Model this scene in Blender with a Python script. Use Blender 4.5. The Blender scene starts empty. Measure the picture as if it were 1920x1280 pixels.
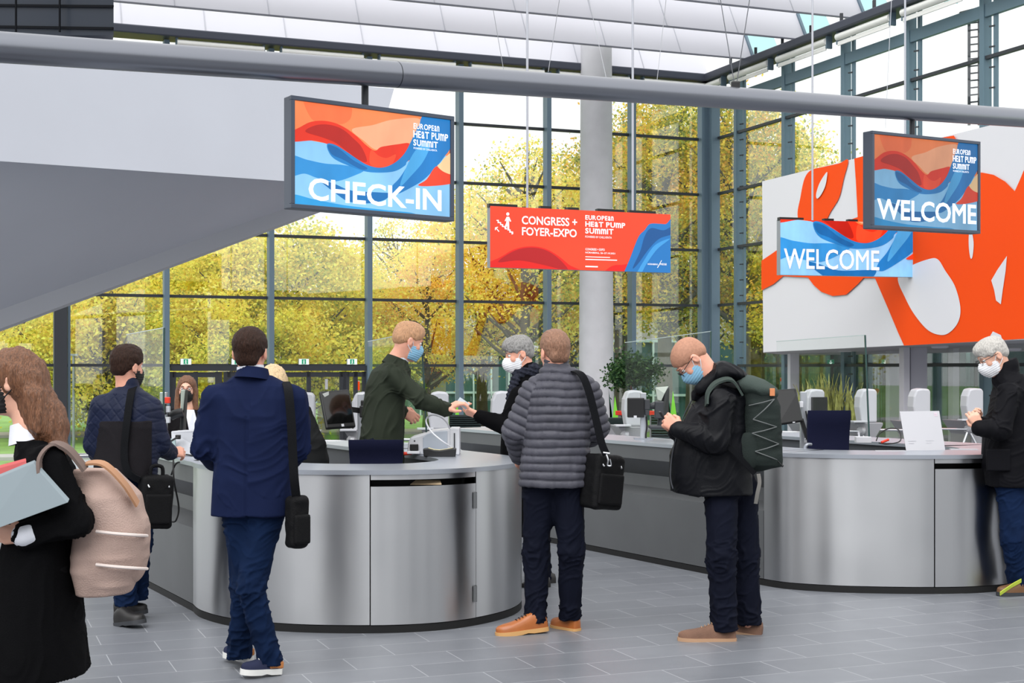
import bpy, math, random, os
import numpy as np
from mathutils import Vector, Matrix
random.seed(7)
rng = np.random.default_rng(11)
SC = bpy.context.scene
COL = SC.collection
# ------------------------------------------------------------------ camera, sky, exposure
F, CX, HY, EYE = 2667.0, 960.0, 690.0, 1.6
cam_d = bpy.data.cameras.new('camera'); cam = bpy.data.objects.new('camera', cam_d); COL.objects.link(cam)
cam_d.sensor_width = 36.0; cam_d.lens = F/1920*36.0; cam_d.shift_y = 50.0/1920
cam_d.clip_end = 500
cam.location = (0, 0, EYE); cam.rotation_euler = (math.pi/2, 0, 0)
SC.camera = cam
W = bpy.data.worlds.new('overcast_sky'); SC.world = W; W.use_nodes = True
nt = W.node_tree; nt.nodes.clear()
wo = nt.nodes.new('ShaderNodeOutputWorld'); bg = nt.nodes.new('ShaderNodeBackground')
tc = nt.nodes.new('ShaderNodeTexCoord'); sx = nt.nodes.new('ShaderNodeSeparateXYZ'); rp = nt.nodes.new('ShaderNodeValToRGB')
nt.links.new(tc.outputs['Generated'], sx.inputs[0]); nt.links.new(sx.outputs['Z'], rp.inputs[0])
rp.color_ramp.elements[0].position = 0.0; rp.color_ramp.elements[0].color = (.97, .99, 1.0, 1)
rp.color_ramp.elements[1].position = 0.8; rp.color_ramp.elements[1].color = (1.0, 1.0, 1.0, 1)
nt.links.new(rp.outputs[0], bg.inputs['Color']); bg.inputs['Strength'].default_value = 1.3
nt.links.new(bg.outputs[0], wo.inputs['Surface'])
sun_d = bpy.data.lights.new('sun', 'SUN'); sun = bpy.data.objects.new('sun', sun_d); COL.objects.link(sun)
sun_d.energy = 2.4; sun_d.angle = math.radians(60); sun.rotation_euler = (math.radians(38), math.radians(-14), 0)
SC.view_settings.view_transform = 'Standard'; SC.view_settings.look = 'None'
SC.view_settings.exposure = 0.15; SC.view_settings.gamma = 1.0; SC.view_settings.use_curve_mapping = False
try:
    SC.cycles.use_denoising = True
    SC.cycles.max_bounces = 8; SC.cycles.transparent_max_bounces = 24; SC.cycles.diffuse_bounces = 4
except Exception: pass

# ------------------------------------------------------------------ helpers
def P(x, y, d): return Vector(((x-CX)/F*d, d, EYE-(y-HY)/F*d))
def PZ(x, d, z): return Vector(((x-CX)/F*d, d, z))
def lin(c):
    return tuple(((v/255)/12.92 if v/255 <= .04045 else (((v/255)+.055)/1.055)**2.4) for v in c)
MATS = {}
def mat(name, rgb, rough=.6, metal=0., bump=0., bscale=60., vary=0., vscale=4., spec=.5, emit=0., aniso=0., sheen=0., stretch=None, coat=0.):
    """procedural material: colour with optional noise variation and fine bump"""
    if name in MATS: return MATS[name]
    m = bpy.data.materials.new(name); m.use_nodes = True; MATS[name] = m
    t = m.node_tree; b = t.nodes['Principled BSDF']; c = lin(rgb)
    b.inputs['Base Color'].default_value = (*c, 1); b.inputs['Roughness'].default_value = rough
    b.inputs['Metallic'].default_value = metal; b.inputs['Specular IOR Level'].default_value = spec
    b.inputs['Sheen Weight'].default_value = sheen; b.inputs['Coat Weight'].default_value = coat
    if emit:
        b.inputs['Emission Color'].default_value = (*c, 1); b.inputs['Emission Strength'].default_value = emit
    co = t.nodes.new('ShaderNodeTexCoord'); src = co.outputs['Object']
    if stretch:
        mp = t.nodes.new('ShaderNodeMapping'); mp.inputs['Scale'].default_value = stretch
        t.links.new(src, mp.inputs[0]); src = mp.outputs[0]
    if vary:
        n = t.nodes.new('ShaderNodeTexNoise'); n.inputs['Scale'].default_value = vscale; n.inputs['Detail'].default_value = 4
        t.links.new(src, n.inputs[0])
        r = t.nodes.new('ShaderNodeValToRGB')
        r.color_ramp.elements[0].position = .3; r.color_ramp.elements[1].position = .7
        r.color_ramp.elements[0].color = (*[max(0, v*(1-vary)) for v in c], 1)
        r.color_ramp.elements[1].color = (*[min(1, v*(1+vary)) for v in c], 1)
        t.links.new(n.outputs[0], r.inputs[0]); t.links.new(r.outputs[0], b.inputs['Base Color'])
        if emit: t.links.new(r.outputs[0], b.inputs['Emission Color'])
    if bump:
        n2 = t.nodes.new('ShaderNodeTexNoise'); n2.inputs['Scale'].default_value = bscale; n2.inputs['Detail'].default_value = 3
        t.links.new(src, n2.inputs[0])
        bp = t.nodes.new('ShaderNodeBump'); bp.inputs['Strength'].default_value = bump; bp.inputs['Distance'].default_value = .01
        t.links.new(n2.outputs[0], bp.inputs['Height']); t.links.new(bp.outputs[0], b.inputs['Normal'])
    if aniso:
        b.inputs['Anisotropic'].default_value = aniso
        tg = t.nodes.new('ShaderNodeCombineXYZ'); tg.inputs[2].default_value = 1.0
        t.links.new(tg.outputs[0], b.inputs['Tangent'])
    return m
def glass(name, tint=(235, 245, 242), refl=1.0, base=.035):
    """thin pane: clear tinted transmission plus a Fresnel mirror"""
    if name in MATS: return MATS[name]
    m = bpy.data.materials.new(name); m.use_nodes = True; MATS[name] = m; t = m.node_tree; t.nodes.clear()
    o = t.nodes.new('ShaderNodeOutputMaterial'); mx = t.nodes.new('ShaderNodeMixShader'); tr = t.nodes.new('ShaderNodeBsdfTransparent')
    gl = t.nodes.new('ShaderNodeBsdfGlossy'); lw = t.nodes.new('ShaderNodeLayerWeight'); gl.inputs['Roughness'].default_value = .01
    lw.inputs['Blend'].default_value = .5; pw = t.nodes.new('ShaderNodeMath'); pw.operation = 'POWER'; pw.inputs[1].default_value = 5.0
    fr = t.nodes.new('ShaderNodeMath'); fr.operation = 'MULTIPLY_ADD'; fr.inputs[1].default_value = .8*refl; fr.inputs[2].default_value = base*refl
    t.links.new(lw.outputs['Facing'], pw.inputs[0]); t.links.new(pw.outputs[0], fr.inputs[0])
    tr.inputs['Color'].default_value = (*lin(tint), 1)
    t.links.new(fr.outputs[0], mx.inputs[0]); t.links.new(tr.outputs[0], mx.inputs[1]); t.links.new(gl.outputs[0], mx.inputs[2])
    t.links.new(mx.outputs[0], o.inputs['Surface']); return m

class MB:
    """collects boxes, bars, tubes, prisms; build() links them as ONE mesh object"""
    def __init__(s): s.v = []; s.f = []
    def add(s, vs, fs):
        o = len(s.v); s.v += [tuple(v) for v in vs]; s.f += [tuple(i+o for i in f) for f in fs]; return s
    def box(s, c, size, rot=None, ax=None):
        hx, hy, hz = [v/2 for v in size]; M = rot or Matrix.Identity(3)
        if ax: M = Matrix(ax).transposed()
        vs = [Vector(c)+M @ Vector((x*hx, y*hy, z*hz)) for x in (-1, 1) for y in (-1, 1) for z in (-1, 1)]
        return s.add(vs, [(0, 1, 3, 2), (4, 6, 7, 5), (0, 4, 5, 1), (2, 3, 7, 6), (0, 2, 6, 4), (1, 5, 7, 3)])
    def bar(s, a, b, w, h=None, up=(0, 0, 1)):
        a, b = Vector(a), Vector(b); d = (b-a); L = d.length; d.normalize(); up = Vector(up)
        if abs(d.dot(up)) > .99: up = Vector((0, 1, 0))
        x = d.cross(up).normalized(); u = x.cross(d).normalized()
        return s.box((a+b)/2, (L, w, h or w), ax=(d, x, u))
    def prism(s, poly, off):
        """planar polygon (3-D points) extruded by vector off"""
        n = len(poly); off = Vector(off); vs = [Vector(p) for p in poly]+[Vector(p)+off for p in poly]
        return s.add(vs, [tuple(range(n))[::-1], tuple(range(n, 2*n))]+[(i, (i+1) % n, (i+1) % n+n, i+n) for i in range(n)])
    def poly(s, pts): return s.add(pts, [tuple(range(len(pts)))])
    def tube(s, pts, r, n=10, cap=True):
        pts = [Vector(p) for p in pts]; rs = r if isinstance(r, (list, tuple)) else [r]*len(pts); rings = []; up = None
        for i, p in enumerate(pts):
            t = (pts[min(i+1, len(pts)-1)]-pts[max(i-1, 0)]).normalized()
            if up is None:
                up = t.orthogonal().normalized()
            x = t.cross(up)
            x = x.normalized() if x.length > 1e-6 else t.orthogonal().normalized()
            up = x.cross(t).normalized()
            rings.append([p+(x*math.cos(a)+up*math.sin(a))*rs[i] for a in [2*math.pi*k/n for k in range(n)]])
        return s.rings(rings, cap)
    def rings(s, rings, cap=True, closed=True):
        n = len(rings[0]); vs = [v for r in rings for v in r]; fs = []
        for i in range(len(rings)-1):
            for k in range(n if closed else n-1):
                fs.append((i*n+k, i*n+(k+1) % n, (i+1)*n+(k+1) % n, (i+1)*n+k))
        if cap and closed: fs += [tuple(range(n))[::-1], tuple(range((len(rings)-1)*n, len(rings)*n))]
        return s.add(vs, fs)
    def lathe(s, c, prof, n=20, ax=(0, 0, 1)):
        az = Vector(ax).normalized(); x = az.orthogonal().normalized(); y = az.cross(x); c = Vector(c)
        return s.rings([[c+az*h+(x*math.cos(a)+y*math.sin(a))*max(r, 1e-4) for a in [2*math.pi*k/n for k in range(n)]] for r, h in prof])
    def sphere(s, c, r, n=14, m=8):
        c = Vector(c); R = r if isinstance(r, (tuple, list)) else (r, r, r)
        return s.rings([[c+Vector((R[0]*math.cos(a)*math.cos(b), R[1]*math.sin(a)*math.cos(b), R[2]*math.sin(b))) for a in [2*math.pi*k/n for k in range(n)]]
                        for b in [-math.pi/2+.02+(math.pi-.04)*j/m for j in range(m+1)]])
    def build(s, name, m, parent=None, smooth=False, bevel=0., weld=False):
        me = bpy.data.meshes.new(name); org = wloc(parent) if parent else base_of(s.v)
        me.from_pydata([(v[0]-org[0], v[1]-org[1], v[2]-org[2]) for v in s.v], [], s.f); me.update()
        return link(name, me, m, parent, org, smooth, bevel)
def base_of(v):
    a = np.array([tuple(p) for p in v]); lo, hi = a.min(0), a.max(0); return Vector(((lo[0]+hi[0])/2, (lo[1]+hi[1])/2, lo[2]))
def wloc(o):
    l = Vector((0, 0, 0))
    while o: l += o.location; o = o.parent
    return l
def fix_normals(me):
    import bmesh
    bm = bmesh.new(); bm.from_mesh(me); bmesh.ops.recalc_face_normals(bm, faces=bm.faces); bm.to_mesh(me); bm.free()
def link(name, me, m, parent, org, smooth=False, bevel=0., recalc=True):
    if recalc: fix_normals(me)
    o = bpy.data.objects.new(name, me); COL.objects.link(o); me.materials.append(m)
    if parent: o.parent = parent; o.location = Vector(org)-wloc(parent)
    else: o.location = org
    if smooth:
        me.shade_smooth()
        if smooth != 'all' and hasattr(me, 'set_sharp_from_angle'): me.set_sharp_from_angle(angle=math.radians(42))
    if bevel:
        b = o.modifiers.new('bevel', 'BEVEL'); b.width = bevel; b.segments = 2; b.limit_method = 'ANGLE'
    return o
def thing(name, label, cat, loc, group=None):
    o = bpy.data.objects.new(name, None); COL.objects.link(o); o.location = loc; o.empty_display_size = .2
    return tag(o, label, cat, group)
def tag(o, label, cat, group=None):
    o['label'] = label; o['category'] = cat
    if group: o['group'] = group
    return o
def struct(o): o['kind'] = 'structure'; return o
def dup(root, loc, label=None, rz=None):
    r = root.copy(); COL.objects.link(r); r.location = loc
    if label: r['label'] = label
    if rz is not None: r.rotation_euler = (0, 0, rz)
    for ch in list(root.children):
        c = ch.copy(); COL.objects.link(c); c.parent = r
        for g in ch.children:
            d = g.copy(); COL.objects.link(d); d.parent = c
    return r
def catmull(pts, n=8, closed=False):
    p = [np.array(q, float) for q in pts]; N = len(p); out = []
    for i in range(N if closed else N-1):
        g = (lambda k: p[k % N]) if closed else (lambda k: p[min(max(k, 0), N-1)])
        a, b, c, d = g(i-1), g(i), g(i+1), g(i+2)
        for j in range(n):
            t = j/n; out.append(.5*((2*b)+(-a+c)*t+(2*a-5*b+4*c-d)*t*t+(-a+3*b-3*c+d)*t**3))
    if not closed: out.append(p[-1])
    return [Vector(q.tolist()) for q in out]
# numpy value noise
def _h(i, j, k, s):
    n = (i*374761393+j*668265263+k*2147483647+s*1274126177) & 0xffffffff
    n = ((n ^ (n >> 13))*1274126177) & 0xffffffff
    return ((n ^ (n >> 16)) & 0xffff)/65535.0
def vnoise(p, s=0):
    p = np.asarray(p, float); i = np.floor(p).astype(np.int64); f = p-i; f = f*f*(3-2*f); r = 0
    for a in (0, 1):
        for b in (0, 1):
            for c in (0, 1):
                w = (f[:, 0] if a else 1-f[:, 0])*(f[:, 1] if b else 1-f[:, 1])*(f[:, 2] if c else 1-f[:, 2])
                r = r+w*_h(i[:, 0]+a, i[:, 1]+b, i[:, 2]+c, s)
    return r*2-1
UB = Vector((.9305, .3663, 0)); UR = Vector((.3663, -.9305, 0)); UZ = Vector((0, 0, 1))
CORNER = Vector(((1335-CX)/F*40, 40, 0))
def onwall(x, base=CORNER, u=UB):
    """ground point where the view ray through picture column x meets the vertical plane (base, u)"""
    k = (x-CX)/F; t = (k*base.y-base.x)/(u.x-k*u.y); return Vector((base.x+u.x*t, base.y+u.y*t, 0))
def zat(y, d): return EYE-(y-HY)/F*d
# ------------------------------------------------------------------ setting: floor, facade, roof edge
M_steel_b = mat('blue_grey_steel', (96, 116, 130), .45, .2)
M_dark = mat('dark_frame', (38, 42, 48), .5)
M_black = mat('black_plastic', (17, 17, 19), .45)
M_white = mat('white_paint', (172, 172, 177), .6)
M_pane = glass('facade_glass', (252, 254, 253), .6, .15)
M_screen_glass = glass('partition_glass', (250, 252, 251), .3)
def floor_material():
    m = bpy.data.materials.new('grey_stone_tiles'); m.use_nodes = True; t = m.node_tree; b = t.nodes['Principled BSDF']
    co = t.nodes.new('ShaderNodeTexCoord'); mp = t.nodes.new('ShaderNodeMapping'); mp.vector_type = 'POINT'
    mp.inputs['Rotation'].default_value = (0, 0, -math.atan2(UB.y, UB.x))
    br = t.nodes.new('ShaderNodeTexBrick'); br.inputs['Scale'].default_value = 1.0
    br.inputs['Brick Width'].default_value = .6; br.inputs['Row Height'].default_value = .3; br.inputs['Mortar Size'].default_value = .003
    br.inputs['Mortar Smooth'].default_value = .2; br.inputs['Bias'].default_value = 0
    br.inputs['Color1'].default_value = (*lin((110, 113, 119)), 1); br.inputs['Color2'].default_value = (*lin((118, 121, 127)), 1)
    br.inputs['Mortar'].default_value = (*lin((158, 160, 165)), 1)
    no = t.nodes.new('ShaderNodeTexNoise'); no.inputs['Scale'].default_value = 3.5; no.inputs['Detail'].default_value = 6
    mx = t.nodes.new('ShaderNodeMixRGB'); mx.blend_type = 'MULTIPLY'; mx.inputs[0].default_value = .35
    t.links.new(co.outputs['Object'], mp.inputs[0]); t.links.new(mp.outputs[0], br.inputs[0]); t.links.new(co.outputs['Object'], no.inputs[0])
    rr = t.nodes.new('ShaderNodeValToRGB'); rr.color_ramp.elements[0].color = (.72, .72, .73, 1); rr.color_ramp.elements[1].color = (1, 1, 1, 1)
    rr.color_ramp.elements[0].position = .3; rr.color_ramp.elements[1].position = .62
    t.links.new(no.outputs[0], rr.inputs[0]); t.links.new(br.outputs[0], mx.inputs[1]); t.links.new(rr.outputs[0], mx.inputs[2])
    t.links.new(mx.outputs[0], b.inputs['Base Color']); b.inputs['Roughness'].default_value = .38; b.inputs['Specular IOR Level'].default_value = .35
    return m
M_floor = floor_material()
R0 = Vector((0, 26.5, 0))  # edge of the raised hall floor, parallel to the glass front
def slab(name, a, b, c, d, z0, z1, m):
    q = [Vector((*v, z1)) for v in (a, b, c, d)]
    o = MB().prism(q, (0, 0, z0-z1)).build(name, m); return struct(o)
e0, e1 = R0-UB*30, R0+UB*26
f = MB().prism([(-24, -14, 0), (24, -14, 0), (e1.x, e1.y, 0), (e0.x, e0.y, 0)], (0, 0, -1.0)); floor = struct(f.build('floor', M_floor))
g0, g1 = CORNER-UB*44, CORNER+UB*28
lf = MB().prism([(e0.x, e0.y, -.8), (e1.x, e1.y, -.8), (g1.x, g1.y+4, -.8), (g0.x, g0.y+.6, -.8)], (0, 0, -.25)); struct(lf.build('floor_lower', mat('lower_floor', (150, 146, 150), .5, vary=.05)))
M_lawn = mat('lawn', (118, 158, 72), .9, vary=.25, vscale=1.2, bump=.4, bscale=30)
gr = MB().prism([(-150, 20, -1.1), (150, 20, -1.1), (170, 330, -1.1), (-170, 330, -1.1)], (0, 0, -.3)); struct(gr.build('floor_lawn', M_lawn))
pa = MB()
for (ya, yb) in ((46.5, 48.2), (61, 64)):
    pa.prism([(-60, ya-14, -1.0), (60, ya+10, -1.0), (60, yb+10, -1.0), (-60, yb-14, -1.0)], (0, 0, -.15))
struct(pa.build('floor_path', mat('pavement', (176, 174, 172), .8, vary=.06)))
ZT = [zat(y, 40) for y in (264, 366.8, 470.4, 573.6)]+[1.67]
Z0, ZB0, ZB1 = -.8, zat(163, 40), zat(148, 40)
def facade(xs, base, u, first, inward, transoms, thick, off=.16):
    """glazed bays between mullions, each bay a window with its transoms; each mullion its own trim"""
    pts = [onwall(x, base, u) for x in xs]; n = first
    for a, b in zip(pts[:-1], pts[1:]):
        c = [a+UZ*Z0, b+UZ*Z0, b+UZ*ZB0, a+UZ*ZB0]
        w = struct(MB().prism(c, inward*-.02).build('window_%d' % n, M_pane)); n += 1
        for z in transoms:
            q = MB().bar(a+UZ*z+inward*.05, b+UZ*z+inward*.05, .1, .07); q.build('transom', M_dark, w)
    return pts
xs_b = [112-225, 112, 310, 505, 688, 858, 1022, 1180, 1335]
IN_B = UR.copy(); IN_R = -UB
bp = facade(xs_b, CORNER, UB, 1, IN_B, ZT, .2)
for i, (x, p) in enumerate(zip(xs_b, bp)):
    if i == 0 or i == len(bp)-1: continue
    w_, dep, m_ = (.30, .34, M_dark) if i == 1 else (.13, .30, M_steel_b)
    o = MB().box(p+UZ*((Z0+ZB0)/2)+IN_B*(dep/2), (w_, dep, ZB0-Z0), ax=(UB, IN_B, UZ)).build('trim_%d' % i, m_, bevel=.01); struct(o)
    if i == 1:
        struct(MB().box(p+UZ*((Z0+ZB0)/2)+IN_B*.05+UB*.2, (.06, .3, ZB0-Z0), ax=(UB, IN_B, UZ)).build('trim_30', M_steel_b))
cp = MB().box(CORNER+UZ*((Z0+ZB0)/2)+(IN_B+IN_R)*.12, (.24, .24, ZB0-Z0), ax=(UB, IN_B, UZ)); struct(cp.build('trim_8', M_black))
for k, (o_, ax_) in enumerate(((-UB*.33+IN_B*.15, UB), (UR*.34+IN_R*.15, UR))):
    struct(MB().box(CORNER+UZ*((Z0+ZB0)/2)+o_, (.3, .26, ZB0-Z0), ax=(ax_, ax_.cross(UZ), UZ)).build('trim_%d' % (9+k), M_steel_b, bevel=.01))
xs_r = [1335, 1386, 1476, 1588, 1710, 1850, 2010, 2200]
bq = facade(xs_r, CORNER, UR, 20, IN_R, ZT, .2)
M_teal = mat('teal_steel', (92, 116, 128), .45, .2)
for i, p in enumerate(bq):
    if i == 0: continue
    w = struct(MB().box(p+UZ*((Z0+ZB0)/2)+IN_R*.03, (.14, .21, ZB0-Z0), ax=(UR, IN_R, UZ)).build('trim_%d' % (11+i), M_teal, bevel=.01))
    MB().box(p+UR*.32+UZ*((Z0+ZB0)/2)+IN_R*.03, (.09, .06, ZB0-Z0), ax=(UR, IN_R, UZ)).build('glazing_bar', M_teal, w)
    k = MB()
    for z in np.arange(.2, 9, .42): k.bar(p+UR*.2+UZ*z+IN_R*.1, p+UR*.32+UZ*z+IN_R*.05, .03)
    k.build('bracket', M_dark, w)
# roof edge beam, shade cassettes, upper transom of the right front
M_beam = mat('roof_edge_steel', (62, 66, 78), .5, .2)
rb = MB().box(CORNER-UB*17+UZ*((ZB0+ZB1)/2+.02)+IN_B*.2, (34.6, .7, ZB1-ZB0-.02), ax=(UB, IN_B, UZ)); struct(rb.build('trim_40', M_beam, bevel=.03))
rr = MB().box(CORNER+UR*9+UZ*((ZB0+ZB1)/2+.02)+IN_R*.2, (18.6, .7, ZB1-ZB0-.02), ax=(UR, IN_R, UZ)); struct(rr.build('trim_41', M_beam, bevel=.03))
M_cass = mat('shade_white', (226, 226, 222), .5)
def cassette(a, b, inward, label):
    d = (b-a).normalized(); a = a+d*.22; b = b-d*.22; z = ZB0-.09
    t = thing('roller_shade', label, 'shade', (a+b)/2+UZ*(z-.1)+inward*.42, 'roller shades under the roof edge')
    MB().tube([a+UZ*z+inward*.42, b+UZ*z+inward*.42], .085, 12).build('cassette', M_cass, t, True)
    MB().box((a+b)/2+UZ*(z-.16)+inward*.42, ((b-a).length-.05, .03, .1), ax=(d, inward, UZ)).build('bottom_bar', M_cass, t, bevel=.005)
    for q in (a, b): MB().box(q+UZ*(z-.02)+inward*.36, (.05, .16, .3), ax=(d, inward, UZ)).build('end_bracket', M_steel_b, t)
for i in range(2, len(bp)-1): cassette(bp[i], bp[i+1], IN_B, 'white roller shade cassette under the dark roof edge of the rear glass front')
for i in range(0, 6): cassette(bq[i], bq[i+1], IN_R, 'white roller shade cassette under the sloping roof edge of the right-hand glass front')
struct(MB().bar(bq[1]+UZ*(ZB0-.55)+IN_R*.06, bq[7]+UZ*(ZB0-.55)+IN_R*.06, .1, .26).build('trim_42', M_teal))
# door row in the rear front between columns 310 and 690
M_sign_g = mat('exit_green', (16, 140, 100), .5, emit=.25); M_sign_w = mat('exit_white', (235, 245, 240), .5, emit=.35)
da, db = onwall(318), onwall(686)
struct(MB().bar(da+UZ*1.6+IN_B*.12, db+UZ*1.6+IN_B*.12, .2, .13).build('trim_43', M_dark))
dn = 1
for xa, xb in ((322, 408), (424, 506), (512, 640), (646, 682)):
    a, b = onwall(xa), onwall(xb); m = MB(); d = (b-a).normalized(); mid = (a+b)/2
    for q in (a, mid, b): m.box(q+UZ*.36+IN_B*.12, (.16 if q is not mid else .1, .09, 2.3), ax=(d, IN_B, UZ))
    for z in (-.72, 1.44): m.bar(a+UZ*z+IN_B*.12, b+UZ*z+IN_B*.12, .09, .12)
    o = struct(m.build('door_%d' % dn, M_dark)); dn += 1
    MB().box(mid+UZ*.35+IN_B*.12, ((b-a).length-.1, .012, 2.1), ax=(d, IN_B, UZ)).build('door_pane', M_pane, o)
    h = MB()
    for s in (-.14, .14): h.tube([mid+d*s+UZ*-.1+IN_B*.22, mid+d*s+UZ*.75+IN_B*.22], .018, 8)
    h.build('door_handle', mat('brushed_handle', (190, 192, 196), .35, .8), o, True)
M_sign_frame = mat('sign_grey', (150, 156, 160), .5)
def exit_sign(c, d, n, w, h, label, group):
    t = thing('exit_sign', label, 'sign', c-UZ*h/2, group)
    MB().box(c, (w, .05, h), ax=(d, n, UZ)).build('housing', M_sign_frame, t)
    MB().box(c+n*.03, (w*.94, .02, h*.9), ax=(d, n, UZ)).build('panel', M_sign_w, t)
    MB().box(c+n*.042-d*w*.02, (w*.42, .008, h*.82), ax=(d, n, UZ)).build('pictogram_field', M_sign_g, t)
    k = MB(); q = c+n*.048-d*w*.02   # white figure and arrow
    k.box(q+UZ*h*.24, (w*.07, .006, h*.12), ax=(d, n, UZ)); k.bar(q+UZ*h*.16, q-UZ*h*.12, .006, w*.06, up=d); k.bar(q-UZ*h*.12, q-UZ*h*.34-d*w*.08, .006, w*.04, up=d)
    k.bar(q-UZ*h*.12, q-UZ*h*.34+d*w*.08, .006, w*.04, up=d); k.bar(q+UZ*h*.05-d*w*.1, q+UZ*h*.05+d*w*.1, .006, w*.04, up=d)
    k.build('pictogram', M_sign_w, t); return t
for x, lb in ((346, 'green and white exit sign above the doors, beside the leftmost slim facade post'), (441, 'green and white exit sign half hidden by the head of the man in navy blazer'),
              (566, 'green and white exit sign above the doors right of the man in navy blazer'), (656, 'green and white exit sign above the doors left of the man in green blazer')):
    p = onwall(x); exit_sign(p+UZ*(zat(678, p.y))+IN_B*.2, UB, IN_B, .26, .15, lb, None)
# concrete column
colp = P(1118, 690, 38.0); prof = []
CONC = mat('concrete', (188, 188, 192), .8, vary=.06, vscale=2.2, bump=.08, bscale=14)
o = MB().lathe((colp.x, colp.y, -.8), [(.475, 0), (.46, 3), (.42, 10), (.41, 12.2)], 40).build('trim_50', CONC, smooth=True); struct(o)
# stepped white ceiling panels, in rows parallel to the rear front
M_ceil = mat('ceiling_white', (192, 192, 199), .7, vary=.015, vscale=.5)
M_ceil.node_tree.nodes['Principled BSDF'].inputs['Emission Strength'].default_value = 0
M_seam = mat('ceiling_seam', (120, 122, 132), .6)
def ceil_row(i, y700, y1400, x_end):
    """one leaning strip whose lower edge passes through the two picture heights at its depth"""
    d0 = 37.6-i*1.25; base = CORNER+UR*(40-d0)/.9305
    a, b = onwall(-260, base, UB), onwall(x_end, base, UB)
    pz = onwall(1050, base, UB); z = zat((y700+y1400)/2, pz.y); up = UZ*.95-UR*.55
    o = MB().prism([a+UZ*z, b+UZ*z, b+UZ*z+up, a+UZ*z+up], -UR*.06+UZ*-.0).build('ceiling_%d' % (i+1), M_ceil); struct(o)
    MB().bar(a+UZ*(z-.02)+UR*.0, b+UZ*(z-.02)+UR*.0, .045, .035).build('edge_strip', M_seam, o)
    k = MB(); L = (b-a).length; nn = int(L/2.0); d = (b-a)/nn
    for j in range(1, nn): k.bar(a+d*j+UZ*z+UR*.004, a+d*j+UZ*z+up+UR*.004, .02, .02)
    k.build('panel_joint', mat('joint_grey', (168, 169, 177), .6), o)
    # small glazed end between the strip and the roof edge
    MB().prism([b+UZ*(z+.05), b+UB*.9+UZ*(z+.05), b+UB*.9+UZ*z+up, b+UZ*z+up], -UR*.02).build('end_glass', glass('end_glass_tint', (214, 236, 236)), o)
    MB().bar(b+UZ*z+UR*.02, b+UZ*z+up*.8+UR*.02, .07).build('end_post', M_steel_b, o)
rows = [(45.6, 109, 1412), (-6, 62.7, 1512), (-62, 10, 1622), (-112, -38, 1740)]
for i, r in enumerate(rows): ceil_row(i, *r)
a, b = CORNER-UB*40, CORNER-UB*.1
o = MB().prism([a+UZ*(ZB1+.03), b+UZ*(ZB1+.03), b+UZ*(ZB1+1.1)-UR*.6, a+UZ*(ZB1+1.1)-UR*.6], -UR*.06).build('ceiling_9', M_ceil); struct(o)
k = MB()
for j in range(1, 20): k.bar(b-UB*2*j+UZ*(ZB1+.05)+UR*.004, b-UB*2*j+UZ*(ZB1+1.1)-UR*.596, .02, .02)
k.build('panel_joint', MATS['joint_grey'], o)
a, b = CORNER+UR*.1, CORNER+UR*16
o = MB().prism([a+UZ*(ZB1+.05), b+UZ*(ZB1+.05), b+UZ*(ZB1+.28)+UB*.2, a+UZ*(ZB1+.28)+UB*.2], UB*.06).build('ceiling_10', M_ceil); struct(o)
k = MB()
for j in range(8): k.box(CORNER+UR*(1.2+j*1.3)+UZ*(ZB1+.2)+IN_R*.1, (.07, .07, .3))
k.build('roof_stud', M_dark, o)
# dark clad volume hanging top left
M_clad = mat('dark_cladding', (30, 37, 48), .4, spec=.3)
vb = []
for x in (-300, -150, 0, 120, 213):
    d = 17+ (213-x)*.004; vb.append(P(x, 0, d))
zb = [zat(y, 17.2) for y in (34, 41, 49, 60, 73)]
m = MB(); dl = Vector((-1.1, 3.5, 0))
for i in range(4):
    a, b = vb[i].copy(), vb[i+1].copy()
    m.prism([Vector((a.x, a.y, zb[i])), Vector((b.x, b.y, zb[i+1])), Vector((b.x, b.y, 8.5)), Vector((a.x, a.y, 8.5))], dl)
hv = struct(m.build('wall_upper_left', M_clad)); hv.name = 'wall_upper_left'
j = MB()
for k, yy in enumerate((18, 56)):
    pts = [Vector((q.x, q.y-.02, zat(yy+ (x+300)*.016*(1 if k else .6)-10, q.y))) for q, x in zip(vb, (-300, -150, 0, 120, 213))]
    for a, b in zip(pts[:-1], pts[1:]): j.bar(a, b, .02, .03)
for x in (30, 112, 160): j.bar(P(x, -40, 17.3)-Vector((0, .0, 0)), P(x, 60, 17.3), .02, .02)
j.build('cladding_joint', mat('cladding_joint', (8, 10, 15), .7, spec=.1), hv)
# stair soffit wedge, left
M_soff = mat('stair_white', (196, 199, 208), .75, vary=.02, vscale=.8)
A, B, C_, D = P(-200, 98, 15.4), P(739, 166, 19.8), P(687, 350, 19.6), P(-200, 288, 15.4)
def onplane(x, y, o, n):
    r = P(x, y, 1)-Vector((0, 0, EYE)); return Vector((0, 0, EYE))+r*(n.dot(o-Vector((0, 0, EYE)))/n.dot(r))
D = onplane(-200, 288, A, (B-A).cross(C_-A))
Bk = [P(-200, 655, 19.5), P(672, 346, 22.6)]
wf = MB().add([A, B, C_, D, Bk[0], Bk[1], A*1.25, B*1.2],
              [(0, 1, 2, 3), (3, 2, 5, 4), (1, 7, 5, 2), (0, 3, 4, 6), (6, 4, 5, 7), (0, 6, 7, 1)])
ws = struct(wf.build('wall_stair', M_soff))
f0, f1 = P(-200, 655, 19.45), P(676, 346, 22.55)
MB().prism([f0+UZ*.05, f1+UZ*.05, f1+UZ*-.16, f0+UZ*-.26], Vector((0, .25, 0))).build('edge_fascia', mat('fascia_grey', (186, 188, 194), .7), ws)
k = MB()
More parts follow.
